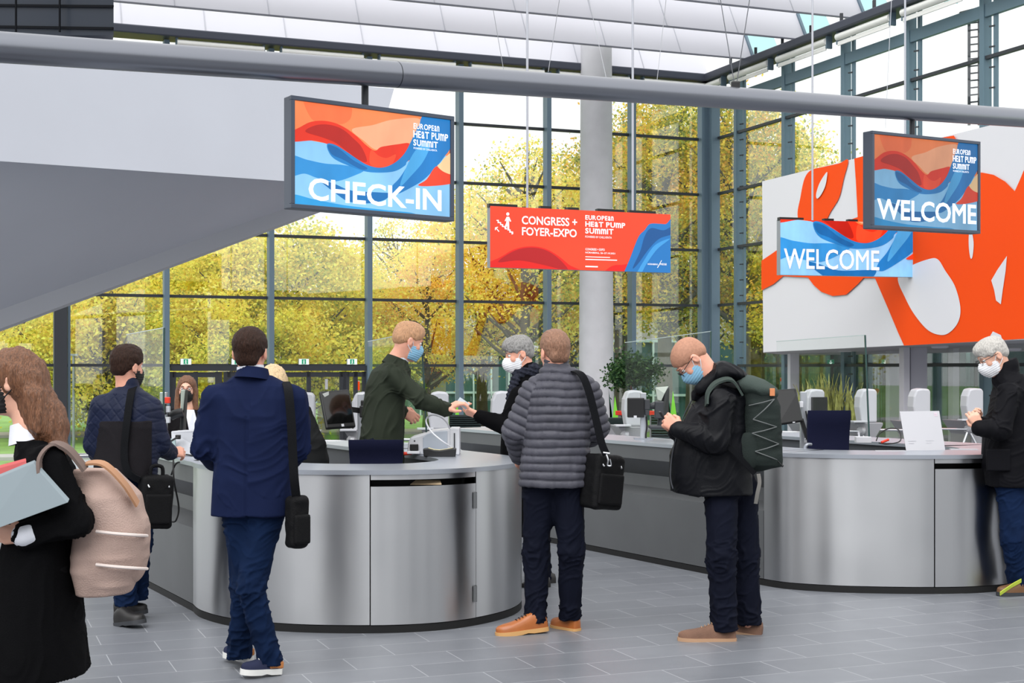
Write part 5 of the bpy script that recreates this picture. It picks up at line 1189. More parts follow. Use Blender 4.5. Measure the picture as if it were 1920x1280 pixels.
class Head:
    def __init__(s, c, f, u, k=1.0):
        s.c = np.array(c, float); s.f = nrm(f); u = np.array(u, float); s.u = nrm(u-s.f*(u @ s.f)); s.r = np.cross(s.f, s.u); s.k = k; s.ax = np.array([s.r, s.f, s.u])
    def at(s, r, f, u): return s.c+(s.r*r+s.f*f+s.u*u)*s.k
    def e(s, F_, c, R, k=.02, sub=False): F_.ell(s.at(*c), np.array(R)*s.k, s.ax, k, sub)
    def n(s, F_, a, b, ra, rb, k=.012, sub=False): F_.cone(s.at(*a), s.at(*b), ra*s.k, rb*s.k, k, sub)
    def face(s, F_, neck):
        s.e(F_, (0, -.012, .03), (.076, .098, .089)); s.e(F_, (0, .028, -.03), (.063, .068, .09), .025); s.e(F_, (0, .03, -.085), (.05, .053, .042), .025); s.n(F_, (-.008, .074, -.107), (.008, .074, -.107), .018, .018, .02)
        s.n(F_, (0, .095, .014), (0, .110, -.028), .008, .0125, .012); s.n(F_, (-.011, .1, -.033), (.011, .1, -.033), .008, .008, .006); s.n(F_, (-.036, .082, .03), (.036, .082, .03), .012, .012, .014)
        for q in (-1, 1):
            s.e(F_, (q*.038, .066, -.026), (.022, .02, .022), .02); s.e(F_, (q*.033, .105, .011), (.017, .016, .012), .010, True)
            s.e(F_, (q*.080, -.010, -.006), (.009, .021, .033), .008); s.e(F_, (q*.090, -.006, -.004), (.006, .010, .017), .004, True)
        s.n(F_, (-.016, .091, -.064), (.016, .091, -.064), .0075, .0075, .005); s.n(F_, (-.013, .089, -.076), (.013, .089, -.076), .008, .008, .005)
        F_.cone(s.at(0, -.022, -.05), neck, .055*s.k, .062*s.k, .03)
    def extras(s, par, brow):
        for q in (-1, 1):
            e = MB().sphere(s.at(q*.033, .0805, .0105), .0125*s.k, 12, 8).build('eye', M_eye, par, 'all'); c = s.at(q*.033, .0805, .0105)+s.f*.0075*s.k
            MB().sphere(c, .0062*s.k, 10, 6).build('iris', M_iris, e, 'all')
            MB().tube([s.at(q*.017, .0975, .034), s.at(q*.034, .096, .04), s.at(q*.052, .082, .034)], [.0035, .004, .002], 8).build('eyebrow', brow, par, True)
    def short_hair(s, par, m, th=.011, front=.052, nape=-.075, top=0., amp=.005, thin=.004):
        """close at the sides and nape, fuller on the crown, cut round the ears"""
        F_ = Field(); s.e(F_, (0, -.013, .031), (.0765+thin, .0985+thin, .090+thin)); s.e(F_, (0, -.006, .052+top*.5), (.070+th, .094+th, .066+th+top*.6), .03)
        if top: s.e(F_, (0, .035, .088), (.055, .068, .036+top), .03)
        s.n(F_, (-.026, -.066, nape+.05), (.026, -.066, nape+.05), .026+thin, .026+thin, .04)
        F_.half(s.at(0, .092, front), s.u*-.62+s.f*.78); F_.half(s.at(0, -.05, nape), -s.u*.9-s.f*.25)
        for q in (-1, 1):
            s.e(F_, (q*.085, .006, -.020), (.035, .030, .040), .012, True); s.e(F_, (q*.085, -.02, -.055), (.045, .045, .03), .02, True); s.e(F_, (q*.07, .075, -.03), (.045, .05, .062), .012, True)
        fr = s.ax
        def dp(v, n):
            q = (v-s.c) @ fr.T; return amp*(vnoise(q*np.array([80, 30, 34]), 4)*.6+vnoise(q*np.array([170, 60, 70]), 6)*.5)*np.clip((q[:, 2]+.06)*14, .15, 1)
        return F_.mesh('hair', .0042, m, par, dp)
    def mask(s, par, m, puff=0., loop=None):
        F_ = Field(); s.e(F_, (0, .030, -.032), (.066, .0715, .092)); s.e(F_, (0, .032, -.085), (.054, .0575, .046), .025); s.n(F_, (-.008, .076, -.107), (.008, .076, -.107), .022, .022, .02); s.n(F_, (0, .098, .0), (0, .112, -.03), .014, .018, .02)
        s.e(F_, (0, .085+puff, -.055), (.04, .04, .045), .04); F_.half(s.at(0, .1, .0), s.u*.93+s.f*.1-s.f*.35); F_.half(s.at(0, .012, -.05), -s.f); F_.half(s.at(0, .05, -.118), -s.u)
        o = F_.mesh('face_mask', .005, m, par, lambda v, n: .0015*np.sin(((v-s.c) @ s.u)*420))
        for q in (-1, 1):
            for a, b in ((-.012, .018), (-.085, -.03)):
                MB().tube([s.at(q*.062, .03, a*.6-.02), s.at(q*.078, .01, (a+b)/2-.0), s.at(q*.084, -.022, b)], .0026*s.k, 6).build('ear_loop', loop or m, o, True)
        return o
    def glasses(s, par, m):
        k = MB()
        for q in (-1, 1):
            k.tube([s.at(q*.034+.023*math.cos(a), .108, .008+.017*math.sin(a)) for a in [i*math.pi/8 for i in range(17)]], .002, 6, False)
            k.tube([s.at(q*.057, .106, .014), s.at(q*.076, .06, .014), s.at(q*.086, -.01, .012)], .0022, 6)
        k.tube([s.at(-.011, .112, .012), s.at(.011, .112, .012)], .0022, 6); k.build('glasses', m, par, True)
def shoe(par, heel, toe, m, m_sole, width=1.0, high=.075, m_heel=None, laces=None, up=None, sh=.026):
    """heel and toe points at the ground; sole is a sub-part"""
    h, t = Vector(heel), Vector(toe); d = (t-h).normalized(); L = (t-h).length; s = d.cross(UZ).normalized(); u = s.cross(d)
    prof = [(0, .020, .05, 1), (.03, .029, .075, 1), (.15, .034, high+.012, 1), (.30, .036, high+.016, 1), (.42, .038, high*.98, 1), (.55, .043, high*.78, 1), (.72, .047, high*.62, 1), (.86, .043, high*.54, 1), (.95, .030, high*.45, 1), (1.0, .010, high*.33, 1)]
    R = []
    for q, w, hh, _ in prof:
        c = h+d*(L*q); w *= width*1.0; R.append([c+s*(w*math.copysign(abs(math.cos(a))**.75, math.cos(a)))+u*(sh-.004+max(0, math.sin(a))**.8*hh if math.sin(a) > 0 else sh-.004) for a in [2*math.pi*k/18 for k in range(18)]])
    o = MB().rings(R).build('shoe', m, par, True)
    R = []
    for q, w, hh, _ in [(-.012, .016, 0, 0)]+prof[1:-1]+[(1.015, .008, 0, 0)]:
        c = h+d*(L*q); w = (w+.004)*width; lift = .006 if .33 < q < .5 else 0
        R.append([c+s*x*w+u*z for x, z in ((-1, sh), (1, sh), (1, lift), (-1, lift))])
    MB().rings(R).build('sole', m_sole, o, True)
    if m_heel: MB().prism([h+d*(-.004)+s*(.032*width)+u*sh, h+d*(L*.36)+s*(.039*width)+u*sh, h+d*(L*.36)-s*(.039*width)+u*sh, h-d*.004-s*(.032*width)+u*sh], u*(high*.55)).build('heel_cap', m_heel, o, bevel=.008)
    if laces:
        k = MB()
        for q in (.42, .48, .54, .6): 
            c = h+d*(L*q); z = sh+high*(.95-(q-.42)*1.5); k.tube([c-s*.018+u*z, c+u*(z+.006), c+s*.018+u*z], .0028, 6)
        k.build('laces', laces, o, True)
    return o
def ribbon(name, pts, side, w, th, m, par, n=6):
    """flat strap along points; side gives the strap's width direction"""
    p = catmull(pts, n); sd = Vector(side) if not isinstance(side, list) else None; R = []
    for i, q in enumerate(p):
        t = (p[min(i+1, len(p)-1)]-p[max(i-1, 0)]).normalized(); sv = sd or Vector(side[min(int(i/n), len(side)-1)]); sv = (sv-t*sv.dot(t)).normalized(); nn = t.cross(sv)
        R.append([q+sv*w/2+nn*th/2, q-sv*w/2+nn*th/2, q-sv*w/2-nn*th/2, q+sv*w/2-nn*th/2])
    o = MB().rings(R).build(name, m, par, True); return o
class Person:
    """joints are given as picture column, row and depth offset at the person's distance"""
    def __init__(s, label, d, feet, group=None): s.d = d; s.o = thing('person', label, 'person', P(feet[0], 690, d)*1); s.o.location = (P(feet[0], 690, d).x, d, 0)
    def j(s, x, y, dd=0.): return np.array(P(x, y, s.d+dd))
    def js(s, *a): return [s.j(*q) for q in a]
    def sect(s, rows, depth, r, f, side=False):
        """rows: (x left, x right, y, depth offset[, thickness]) from the bottom up"""
        C, A, B = [], [], []
        for q in rows:
            xl, xr, y, dd = q[:4]; c = s.j((xl+xr)/2, y, dd); h = (xr-xl)/2/F*s.d; t = q[4] if len(q) > 4 else depth
            C.append(c); A.append(t if side else h); B.append(h if side else t)
        o = np.argsort([c[2] for c in C]); return np.array(C)[o], np.array(A)[o], np.array(B)[o]
    def body(s, head, neck, arms, legs, hands, sk, torso=None, res=.0055):
        F_ = Field(); head.face(F_, neck)
        (sl, el, wl), (sr, er, wr) = arms; hips = (np.array(legs[0][0])+legs[1][0])/2; ch = (np.array(sl)+sr)/2
        F_.cone(neck, ch*.75+neck*.25-np.array([0, 0, .03]), .058, .07, .04); F_.cone(ch-np.array([0, 0, .08]), hips+np.array([0, 0, .10]), .09, .08, .06)
        for a in arms: F_.cone(ch*.7+np.array(a[0])*.3-np.array([0, 0, .05]), np.array(a[0])-np.array([0, 0, .012]), .05, .036, .04); F_.cone(a[0], a[1], .043, .034, .03); F_.cone(a[1], a[2], .034, .025, .02)
        for l in legs: F_.cone(hips*.55+np.array(l[0])*.45+np.array([0, 0, .06]), l[0], .06, .058, .05); F_.cone(l[0], l[1], .058, .044, .04); F_.cone(l[1], l[2], .046, .034, .03)
        for h in hands: hand(F_, *h[:4], **(h[4] if len(h) > 4 else {}))
        return F_.mesh('body', res, sk, s.o)
    def trousers(s, legs, m, rs=(.095, .072, .062), hem=None, amp=.008, pelvis=.13, name='trousers', extra=None, drop=.13):
        F_ = Field(); hips = (np.array(legs[0][0])+legs[1][0])/2; B = []; J = []
        F_.cone(np.array(legs[0][0])*.75+hips*.25+np.array([0, 0, .04]), np.array(legs[1][0])*.75+hips*.25+np.array([0, 0, .04]), pelvis*.85, pelvis*.85, .05)
        for l in legs:
            F_.cone(l[0], l[1], rs[0], rs[1], .05); F_.cone(l[1], l[2], rs[1]*.98, rs[2], .03); e = np.array(l[2])+(np.array(l[2])-l[1])*drop; F_.cone(l[2], e, rs[2], rs[2]*1.06, .01)
            B += [(l[0], l[1]), (l[1], l[2])]; J += [np.array(l[1]), np.array(l[2])+np.array([0, 0, .04]), np.array(l[0])]
        for l in legs: F_.half(np.array(l[2])+(np.array(l[2])-l[1])*drop, (0, 0, -1)) if hem is None else None
        return F_.mesh(name, .0065, m, s.o, addf(folds(B, amp, 30, J, .3), *( [extra] if extra else [])))
def arm_field(F_, a, rs, k=.05):
    F_.cone(a[0], a[1], rs[0], rs[1], k); F_.cone(a[1], a[2], rs[1]*.98, rs[2], .02)
# ------------------------------------------------------------------ the people
SK = skin('light', (224, 172, 148)); SK2 = skin('rosy', (226, 164, 140)); SK3 = skin('warm', (206, 152, 126))
H_br = mat('hair_brown', (48, 30, 22), .6, spec=.2, bump=.7, bscale=9, vary=.45, vscale=7, stretch=(26, 26, 5)); H_lb = mat('hair_light_brown', (142, 104, 82), .55, bump=.7, bscale=9, vary=.3, vscale=7, stretch=(26, 26, 5))
H_bl = mat('hair_blond', (198, 150, 112), .55, bump=.7, bscale=9, vary=.3, vscale=7, stretch=(26, 26, 5)); H_gr = mat('hair_grey', (142, 140, 138), .55, bump=.7, bscale=9, vary=.45, vscale=7, stretch=(26, 26, 5))
H_wh = mat('hair_silver', (186, 182, 176), .55, bump=.7, bscale=9, vary=.3, vscale=7, stretch=(26, 26, 5)); H_st = mat('hair_stubble', (174, 126, 102), .7, vary=.12, vscale=80)
H_pl = mat('hair_pale_blond', (222, 192, 150), .5, bump=.7, bscale=9, vary=.3, vscale=7, stretch=(26, 26, 5)); H_lo = mat('hair_chestnut', (112, 74, 50), .5, bump=.7, bscale=9, vary=.45, vscale=7, stretch=(26, 26, 5))
MK_w = mat('mask_white', (232, 233, 236), .8); MK_b = mat('mask_blue', (138, 188, 218), .8); MK_k = mat('mask_black', (20, 20, 22), .8)
M_wcloth = cloth('white_shirt', (226, 228, 236)); M_strap = cloth('black_strap', (20, 21, 24), .75, .4, 300)
Zu = np.array([0, 0, 1.])
def collar_ring(par, c, up, r0, r1, h, m, name='collar', tilt=None, k=24, gap=None):
    up = Vector(up).normalized(); x = Vector((1, 0, 0)); x = (x-up*x.dot(up)).normalized(); y = up.cross(x); c = Vector(c); R = []
    for r, z in ((r0, 0), (r1, h), (r1-.012, h), (r0-.014, 0)):
        R.append([c+up*z+(x*math.cos(a)+y*math.sin(a)*1.0)*r for a in [2*math.pi*i/k for i in range(k)]])
    return MB().rings(R, cap=False).build(name, m, par, True)
# ---- man in navy blazer walking past, seen from behind
p = Person('man in navy blazer and blue jeans walking past with a black shoulder bag', 7.42, (480, 1262))
hd = Head(p.j(469, 661), (.06, 1, .0), (0, 0, 1), 1.03); nk = p.j(472, 712, .0)
AL = p.js((404, 748), (380, 838, .0), (402, 866, .24)); AR = p.js((551, 748), (560, 838, .02), (545, 866, .26))
LL = p.js((446, 960), (461, 1100, .06), (449, 1222, .16)); LR = p.js((500, 960), (472, 1106, -.04), (504, 1238, -.0))
p.body(hd, nk, (AL, AR), (LL, LR), [(AL[2], (.3, .9, .1), (1, 0, 0), (0, 0, 1)), (AR[2], (-.3, .9, .1), (-1, 0, 0), (0, 0, 1))], SK2)
hd.extras(p.o, H_br); hd.short_hair(p.o, H_br, .012, nape=-.088, amp=.004)
M_nb = cloth('navy_blazer', (21, 30, 60), .8, .2, 500); F_ = Field()
C, A, B = p.sect([(396, 550, 966, 0), (399, 550, 900, 0), (405, 553, 840, 0), (402, 556, 780, 0), (398, 560, 746, 0, .115), (412, 545, 723, .0, .095), (438, 508, 703, 0, .07)], .135, (1, 0, 0), (0, 1, 0))
F_.loft(C, A, B, (1, 0, 0), (0, 1, 0))
for a in (AL, AR): arm_field(F_, a, (.068, .064, .047), .06)
F_.half(p.j(470, 966), (.0, 0, -1))
def vent(v, n): 
    return -.006*np.exp(-((v[:, 0]-p.j(470, 900)[0])/.006)**2)*(v[:, 2] < p.j(0, 780)[2])
F_.mesh('blazer', .0065, M_nb, p.o, addf(folds([(AL[0], AL[1]), (AL[1], AL[2]), (AR[0], AR[1]), (AR[1], AR[2])], .011, 17, [AL[1], AR[1], p.j(420, 790), p.j(530, 790), p.j(470, 860)], .35), vent))
collar_ring(p.o, p.j(471, 706, -.02), (-.10, .1, 1), .074, .070, .054, M_wcloth, 'shirt_collar'); collar_ring(p.o, p.j(473, 711, -.02), (.08, .14, 1), .096, .077, .060, M_nb, 'blazer_collar')
M_jn = cloth('blue_jeans', (17, 33, 62), .85, .4, 600, vary=.22, vs=6); p.trousers([LL, LR], M_jn, (.088, .068, .060), amp=.011, drop=.09)
M_sn = cloth('navy_sneaker', (44, 48, 70)); M_tan = mat('tan_leather', (190, 122, 66), .5, vary=.1); M_wsole = mat('white_sole', (222, 222, 218), .6)
shoe(p.o, P(526, 1262, 7.44), P(452, 1264, 7.33), M_sn, M_wsole, 1.0, .07, m_heel=M_tan, laces=M_wsole, sh=.03)
shoe(p.o, P(468, 1240, 7.62), P(426, 1229, 7.8), M_sn, M_wsole, 1.0, .07, m_heel=M_tan, sh=.03)
# his bag
def bag(label, c, half, ax, m, strap_pts=None, strap_side=None, strap_w=.038, flap=True, metal=True, r=.03, handle=False, pocket=True):
    c = np.array(c, float); ax = np.array([nrm(q) for q in ax]); t = thing('shoulder_bag', label, 'bag', Vector((c-ax[2]*half[2]).tolist()))
    F_ = Field().box(c, np.array(half)-r, ax, r); F_.mesh('bag_body', .007, m, t, lambda v, n: .004*vnoise(v*16, 2)+.002*vnoise(v*40, 7))
    fy = -np.sign(ax[1][1] or 1)*ax[1]   # side that faces the viewer
    if pocket: Field().box(c+fy*(half[1]+.004)-ax[2]*half[2]*.25, np.array([half[0]*.8, .012, half[2]*.55])-.01, ax, .012).mesh('front_pocket', .007, m, t)
    k = MB()
    for o in (-.5, .5): k.tube([c+ax[0]*half[0]*o*1.5+ax[2]*half[2]*.8+fy*(half[1]*.5), c+ax[0]*half[0]*o*1.2+ax[2]*half[2]*.55+fy*(half[1]+.006)], .006, 8)
    if metal: k.build('zip_pull', M_chrome, t, True)
    if strap_pts: ribbon('strap', strap_pts, strap_side, strap_w, .006, M_strap, t)
    if handle: MB().tube(catmull([c-ax[0]*half[0]*.4+ax[2]*half[2]*.95, c-ax[0]*half[0]*.3+ax[2]*(half[2]+.05), c+ax[0]*half[0]*.3+ax[2]*(half[2]+.05), c+ax[0]*half[0]*.4+ax[2]*half[2]*.95], 5), .012, 8).build('handle', m, t, True)
    return t
M_bag = cloth('black_nylon', (12, 12, 14), .6, .5, 260, spec=.15)
bag('slim black shoulder bag hanging at the right hip of the man in navy blazer', P(557, 978, 7.3), (.055, .05, .135), ((.8, .6, 0), (-.6, .8, 0), (0, 0, 1)), M_bag,
    [P(536, 716, 7.42), P(541, 735, 7.28), P(546, 790, 7.25), P(549, 850, 7.25), P(552, 900, 7.25), P(556, 935, 7.28)], (1, .2, 0), .045, metal=False)
# ---- man in grey puffer jacket, from behind
p = Person('man in grey quilted puffer jacket and tan leather shoes standing at the left counter', 8.6, (1040, 1185))
hd = Head(p.j(1040, 661), (-.35, .93, -.05), (0, 0, 1), 1.03); nk = p.j(1044, 704)
AL = p.js((1000, 735), (966, 808, .02), (974, 852, .14)); AR = p.js((1102, 733), (1118, 800, .04), (1108, 820, .26))
LL = p.js((1012, 905), (1005, 1030, .05), (1005, 1150, .03)); LR = p.js((1065, 905), (1072, 1035, .0), (1068, 1152, .1))
p.body(hd, nk, (AL, AR), (LL, LR), [(AL[2], (-.2, .75, -.6), (1, .2, 0), (0, .3, 1)), (AR[2], (-.3, .9, 0), (-1, 0, 0), (0, 0, 1))], SK2)
hd.extras(p.o, H_lb); hd.short_hair(p.o, H_lb, .010, nape=-.08, top=.008, amp=.004)
M_puf = cloth('grey_puffer', (72, 72, 81), .55, .15, 90, vary=.1, spec=.3); F_ = Field()
C, A, B = p.sect([(974, 1104, 912, 0), (976, 1104, 870, 0), (984, 1104, 820, 0), (986, 1108, 770, 0), (988, 1110, 735, 0, .13), (1008, 1094, 703, 0, .1), (1016, 1076, 688, 0, .08)], .15, (1, 0, 0), (0, 1, 0)); F_.loft(C, A, B, (1, .1, 0), (-.1, 1, 0))
for a in (AL, AR): arm_field(F_, a, (.078, .076, .058), .05)
F_.cone(p.j(1044, 696), p.j(1043, 676), .079, .074, .02); F_.half(p.j(1040, 913), (0, 0, -1))
BN = [(p.j(1040, 912), p.j(1042, 680)), (AL[0], AL[1]), (AL[1], AL[2]), (AR[0], AR[1]), (AR[1], AR[2])]
def puff(v, n):
    d, s, w, ib = bone_coords(v, BN); q = [np.linalg.norm(np.array(b[1])-b[0]) for b in BN]; arm = np.isin(ib, (1, 2, 3, 4)) & (d < .1)
    ss = np.where(ib == 1, s, np.where(ib == 2, s+q[1], np.where(ib == 3, s, s+q[3])))
    z = np.where(arm, ss/.052, (v[:, 2]+.006*vnoise(v*9, 1))/.049); col = (v[:, 2] > p.j(0, 692)[2])
    z = np.where(col, v[:, 2]/.024, z); return np.where(col, .5, 1)*(.017*np.sqrt(np.maximum(0, 1-(tri(z)*1.0)**2.2))-.010)+.0035*vnoise(v*np.array([42, 42, 16]), 8)
F_.mesh('puffer_jacket', .006, M_puf, p.o, puff)
M_nt = cloth('navy_trousers', (17, 20, 33), .8, .25, 500, vary=.1); p.trousers([LL, LR], M_nt, (.098, .082, .068), amp=.009)
M_cog = mat('cognac_leather', (166, 94, 42), .38, vary=.12, vscale=10, coat=.2); M_sol = mat('tan_sole', (206, 158, 100), .6)
shoe(p.o, P(1026, 1181, 8.62), P(931, 1193, 8.52), M_cog, M_sol, 1.08, .085, laces=M_black); shoe(p.o, P(1084, 1186, 8.66), P(1036, 1176, 8.83), M_cog, M_sol, 1.0, .085)
bag('black laptop bag with chrome clips at the hip of the man in grey puffer jacket', P(1130, 903, 8.55), (.115, .075, .165), ((.75, .6, -.12), (-.6, .78, 0), (.1, .05, 1)), M_bag,
    [P(1062, 694, 8.6), P(1088, 700, 8.47), P(1103, 730, 8.44), P(1116, 780, 8.44), P(1128, 830, 8.44), P(1137, 852, 8.45)], (1, .25, .1), .045)
k = MB().tube(catmull([P(1131, 848, 8.43), P(1143, 850, 8.43)], 2), .006, 8).tube(catmull([P(1137, 852, 8.43), P(1140, 862, 8.42), P(1139, 872, 8.42), P(1146, 872, 8.42), P(1144, 860, 8.42)], 5), .005, 8)
o = k.build('clip', M_chrome, smooth=True); bg_ = [q for q in COL.objects if q.get('label', '').startswith('black laptop bag with chrome')][0]; o.location -= bg_.location; o.parent = bg_
# ---- man with backpack looking at his phone
p = Person('man in black hooded jacket with shaved head looking down at his phone', 8.45, (1370, 1198))
hd = Head(p.j(1297, 674), (-.52, -.02, -.85), (-.85, 0, .52), 1.02); nk = p.j(1338, 712, 0)
AL = p.js((1352, 752, -.19), (1340, 826, -.22), (1274, 806, -.16)); AR = p.js((1355, 752, .18), (1330, 826, .2), (1268, 808, .03))
LL = p.js((1352, 915, -.075), (1352, 1045, -.11), (1358, 1165, -.08)); LR = p.js((1388, 915, .075), (1398, 1045, .1), (1402, 1168, .12))
p.body(hd, nk, (AL, AR), (LL, LR), [(AL[2], (-.75, .25, .6), (.2, .95, -.1), (-.5, .1, .8), dict(curl=(.9, .9, .6), s=1.05, thumb_in=.35)), (AR[2], (-.7, -.2, .6), (.1, -.95, 0), (-.5, 0, .8), dict(curl=(.7, .8, .6)))], SK2)
hd.extras(p.o, H_st); hd.short_hair(p.o, H_st, .003, front=.06, nape=-.06, amp=.0008); hd.mask(p.o, MK_b, 0, MK_w); hd.glasses(p.o, M_black)
M_bj = cloth('black_shell', (11, 12, 17), .5, .12, 200, spec=.16, vary=.05); F_ = Field()
C, A, B = p.sect([(1262, 1408, 925, 0), (1255, 1408, 890, 0), (1258, 1404, 850, 0), (1270, 1398, 805, 0), (1292, 1396, 768, 0, .19), (1312, 1396, 740, 0, .17), (1326, 1392, 716, 0, .11)], .205, (0, -1, 0), (-1, 0, 0), True)
F_.loft(C, A, B, (0, -1, 0), (-1, 0, 0))
for a in (AL, AR): arm_field(F_, a, (.082, .076, .056), .05)
F_.half(p.j(1300, 925), (-.14, 0, -1))
F_.mesh('jacket', .0065, M_bj, p.o, folds([(AL[0], AL[1]), (AL[1], AL[2])], .010, 18, [AL[1], AL[0], p.j(1300, 850), p.j(1300, 905)], .4))
F_ = Field(); F_.ell(p.j(1366, 698), (.115, .12, .055), np.array([(.93, 0, -.3), (0, 1, 0), (.3, 0, .93)]), .03); F_.cone(p.j(1316, 728, -.08), p.j(1348, 702, -.09), .035, .05, .04); F_.cone(p.j(1316, 728, .08), p.j(1348, 702, .09), .035, .05, .04); F_.cone(p.j(1306, 742, -.04), p.j(1306, 742, .04), .03, .03, .04)
F_.mesh('hood', .0065, M_bj, p.o, folds([(p.j(1316, 725), p.j(1390, 700))], .009, 22, [p.j(1360, 690)], .6))
MB().tube(catmull([p.j(1262, 916, -.16), p.j(1257, 890, -.1), p.j(1263, 840, -.04), p.j(1282, 780, -.02), p.j(1300, 745, -.02)], 5), .004, 6).build('zip', mat('zip_grey', (70, 72, 78), .4, .6), p.o, True)
p.trousers([LL, LR], M_nt, (.1, .085, .075), amp=.010, pelvis=.12)
M_sue = mat('brown_suede', (116, 86, 70), .9, vary=.15, vscale=14, bump=.3, bscale=120); M_sol2 = mat('layered_sole', (176, 140, 110), .7)
shoe(p.o, P(1379, 1203, 8.36), P(1272, 1202, 8.36), M_sue, M_sol2, 1.1, .085, laces=M_sol2); shoe(p.o, P(1428, 1198, 8.56), P(1366, 1186, 8.62), M_sue, M_sol2, 1.05, .085)
ph = p.j(1248, 790, -.02); t = thing('phone', 'dark phone held by the man in black hooded jacket', 'phone', Vector(ph.tolist())); MB().box(Vector(ph.tolist()), (.012, .075, .14), ax=((.85, 0, .5), (0, 1, 0), (-.5, 0, .85))).build('case', M_black, t, bevel=.004)
# backpack
def backpack():
    d = 8.45; t = thing('backpack', 'grey-green hiking backpack with elastic cords worn by the man in black hooded jacket', 'backpack', P(1420, 876, d)); m = cloth('pack_green', (42, 49, 47), .75, .4, 240); m2 = cloth('pack_top', (66, 76, 72), .7, .4, 240)
    C = [P(1424, 866, d), P(1422, 830, d), P(1424, 790, d), P(1424, 755, d), P(1420, 735, d)]; F_ = Field()
    F_.loft([tuple(q) for q in C], [.13, .15, .15, .14, .12], [.125, .135, .128, .115, .10], (0, -1, 0), (1, 0, -.15), .03, 2.4); F_.ell(P(1420, 860, d), (.13, .15, .07), None, .05)
    F_.mesh('pack_body', .0065, m, t, lambda v, n: .006*vnoise(v*11, 3)+.004*(1-np.abs(vnoise(v*np.array([10, 10, 24]), 5))*2))
    F_ = Field(); F_.ell(P(1418, 728, d), (.135, .15, .06), np.array([(.95, 0, -.3), (0, 1, 0), (.3, 0, .95)]), .03); F_.ell(P(1400, 722, d), (.085, .12, .05), None, .03)
    F_.mesh('top_lid', .0065, m2, t, lambda v, n: .009*(1-np.abs(vnoise(v*np.array([12, 12, 16]), 6))*2)*.6)
    F_ = Field(); F_.ell(P(1402, 845, d-.13), (.085, .03, .11), None, .02); F_.mesh('side_pocket', .0065, m, t, lambda v, n: .004*vnoise(v*14, 4))
    zz = [(1404, 760, -.13), (1452, 748, -.13), (1412, 786, -.16), (1456, 800, -.13), (1410, 812, -.16), (1460, 832, -.13), (1416, 846, -.16), (1458, 862, -.12)]
    for a, b in zip(zz[:-1], zz[1:]): MB().tube(catmull([P(a[0], a[1], d+a[2]), (P(a[0], a[1], d+a[2])+P(b[0], b[1], d+b[2]))/2+Vector((0, -.03, 0)), P(b[0], b[1], d+b[2])], 4), .0032, 6).build('elastic_cord', mat('cord_grey', (96, 100, 100), .6), t, True)
    MB().box(P(1448, 735, d-.135), (.03, .012, .045)).build('leather_badge', mat('badge_tan', (206, 130, 84), .6), t, bevel=.003)
    ribbon('shoulder_strap', [P(1392, 740, d-.15), P(1372, 712, d-.16), P(1345, 716, d-.18), P(1328, 735, d-.2), P(1325, 760, d-.23)], (0, 1, .3), .06, .012, m2, t)
    ribbon('hip_strap', [P(1350, 823, d-.235), P(1385, 855, d-.225), P(1415, 888, d-.2)], (.6, 0, .8), .03, .005, M_strap, t)
    ribbon('strap_end', [P(1422, 888, d-.15), P(1424, 905, d-.16), P(1420, 925, d-.16), P(1417, 944, d-.15)], (1, 0, 0), .022, .004, mat('webbing_grey', (110, 108, 104), .8), t)
    MB().tube(catmull([P(1455, 860, d-.12), P(1462, 868, d-.12), P(1466, 872, d-.12)], 4), [.003]*9, 6).sphere(P(1467, 873, d-.12), .008, 8, 5).build('cord_end', M_black, t, True)
backpack()
# ---- man in quilted jacket with laptop bag, at the counter's left flank
p = Person('man in navy quilted jacket and jeans standing at the left flank of the counter', 8.9, (245, 1168))
hd = Head(p.j(238, 688), (.52, .85, -.05), (0, 0, 1), 1.0); nk = p.j(238, 732)
AL = p.js((192, 762, -.02), (178, 832, .02), (196, 872, .2)); AR = p.js((283, 766, .04), (298, 832, .06), (318, 848, .28))
LL = p.js((222, 895, -.02), (230, 1020, .0), (236, 1128, .02)); LR = p.js((262, 895, .1), (262, 1015, .12), (256, 1112, .22))
p.body(hd, nk, (AL, AR), (LL, LR), [(AL[2], (.5, .85, 0), (1, -.5, 0), (0, 0, 1)), (AR[2], (.7, .7, 0), (-.5, .5, -.5), (0, 0, 1))], SK2)
hd.extras(p.o, H_br); hd.short_hair(p.o, H_br, .014, nape=-.07, top=.012, amp=.005); hd.mask(p.o, MK_k)
M_qj = cloth('quilt_navy', (19, 27, 52), .55, .2, 160, spec=.2); M_fl = cloth('black_fleece', (35, 33, 36), .95, .5, 300)
def quilt_field(lo=None, inflate=0.):
    F_ = Field(); C, A, B = p.sect([(176, 296, 892, 0), (177, 297, 850, 0), (178, 298, 800, 0), (182, 294, 765, 0, .13), (204, 276, 738, 0, .1), (214, 264, 728, 0, .075)], .145, (1, -.5, 0), (.5, 1, 0))
    F_.loft(C, A+inflate, B+inflate, (.93, -.37, 0), (.37, .93, 0)); return F_
F_ = quilt_field()
for a in (AL, AR): arm_field(F_, a, (.074, .070, .052), .05)
F_.cone(p.j(240, 734), p.j(239, 718), .074, .068, .02); F_.half(p.j(240, 892), (0, 0, -1))
def diamonds(v, n):
    x = v[:, 0]*.93-v[:, 1]*.37; a, b = (x+v[:, 2])/.075, (x-v[:, 2])/.075; g = np.maximum(tri(a)**8, tri(b)**8); return -.005*g*(v[:, 2] < p.j(0, 738)[2])+.002
F_.mesh('quilted_jacket', .006, M_qj, p.o, addf(diamonds, folds([(AL[0], AL[1]), (AR[0], AR[1])], .005, 20, [AL[1], AR[1]], .25)))
F_ = quilt_field(inflate=.007); F_.half(p.j(240, 788), (0, 0, 1)); F_.half(p.j(240, 893), (0, 0, -1)); F_.half(p.j(284, 840), (1, .3, 0))
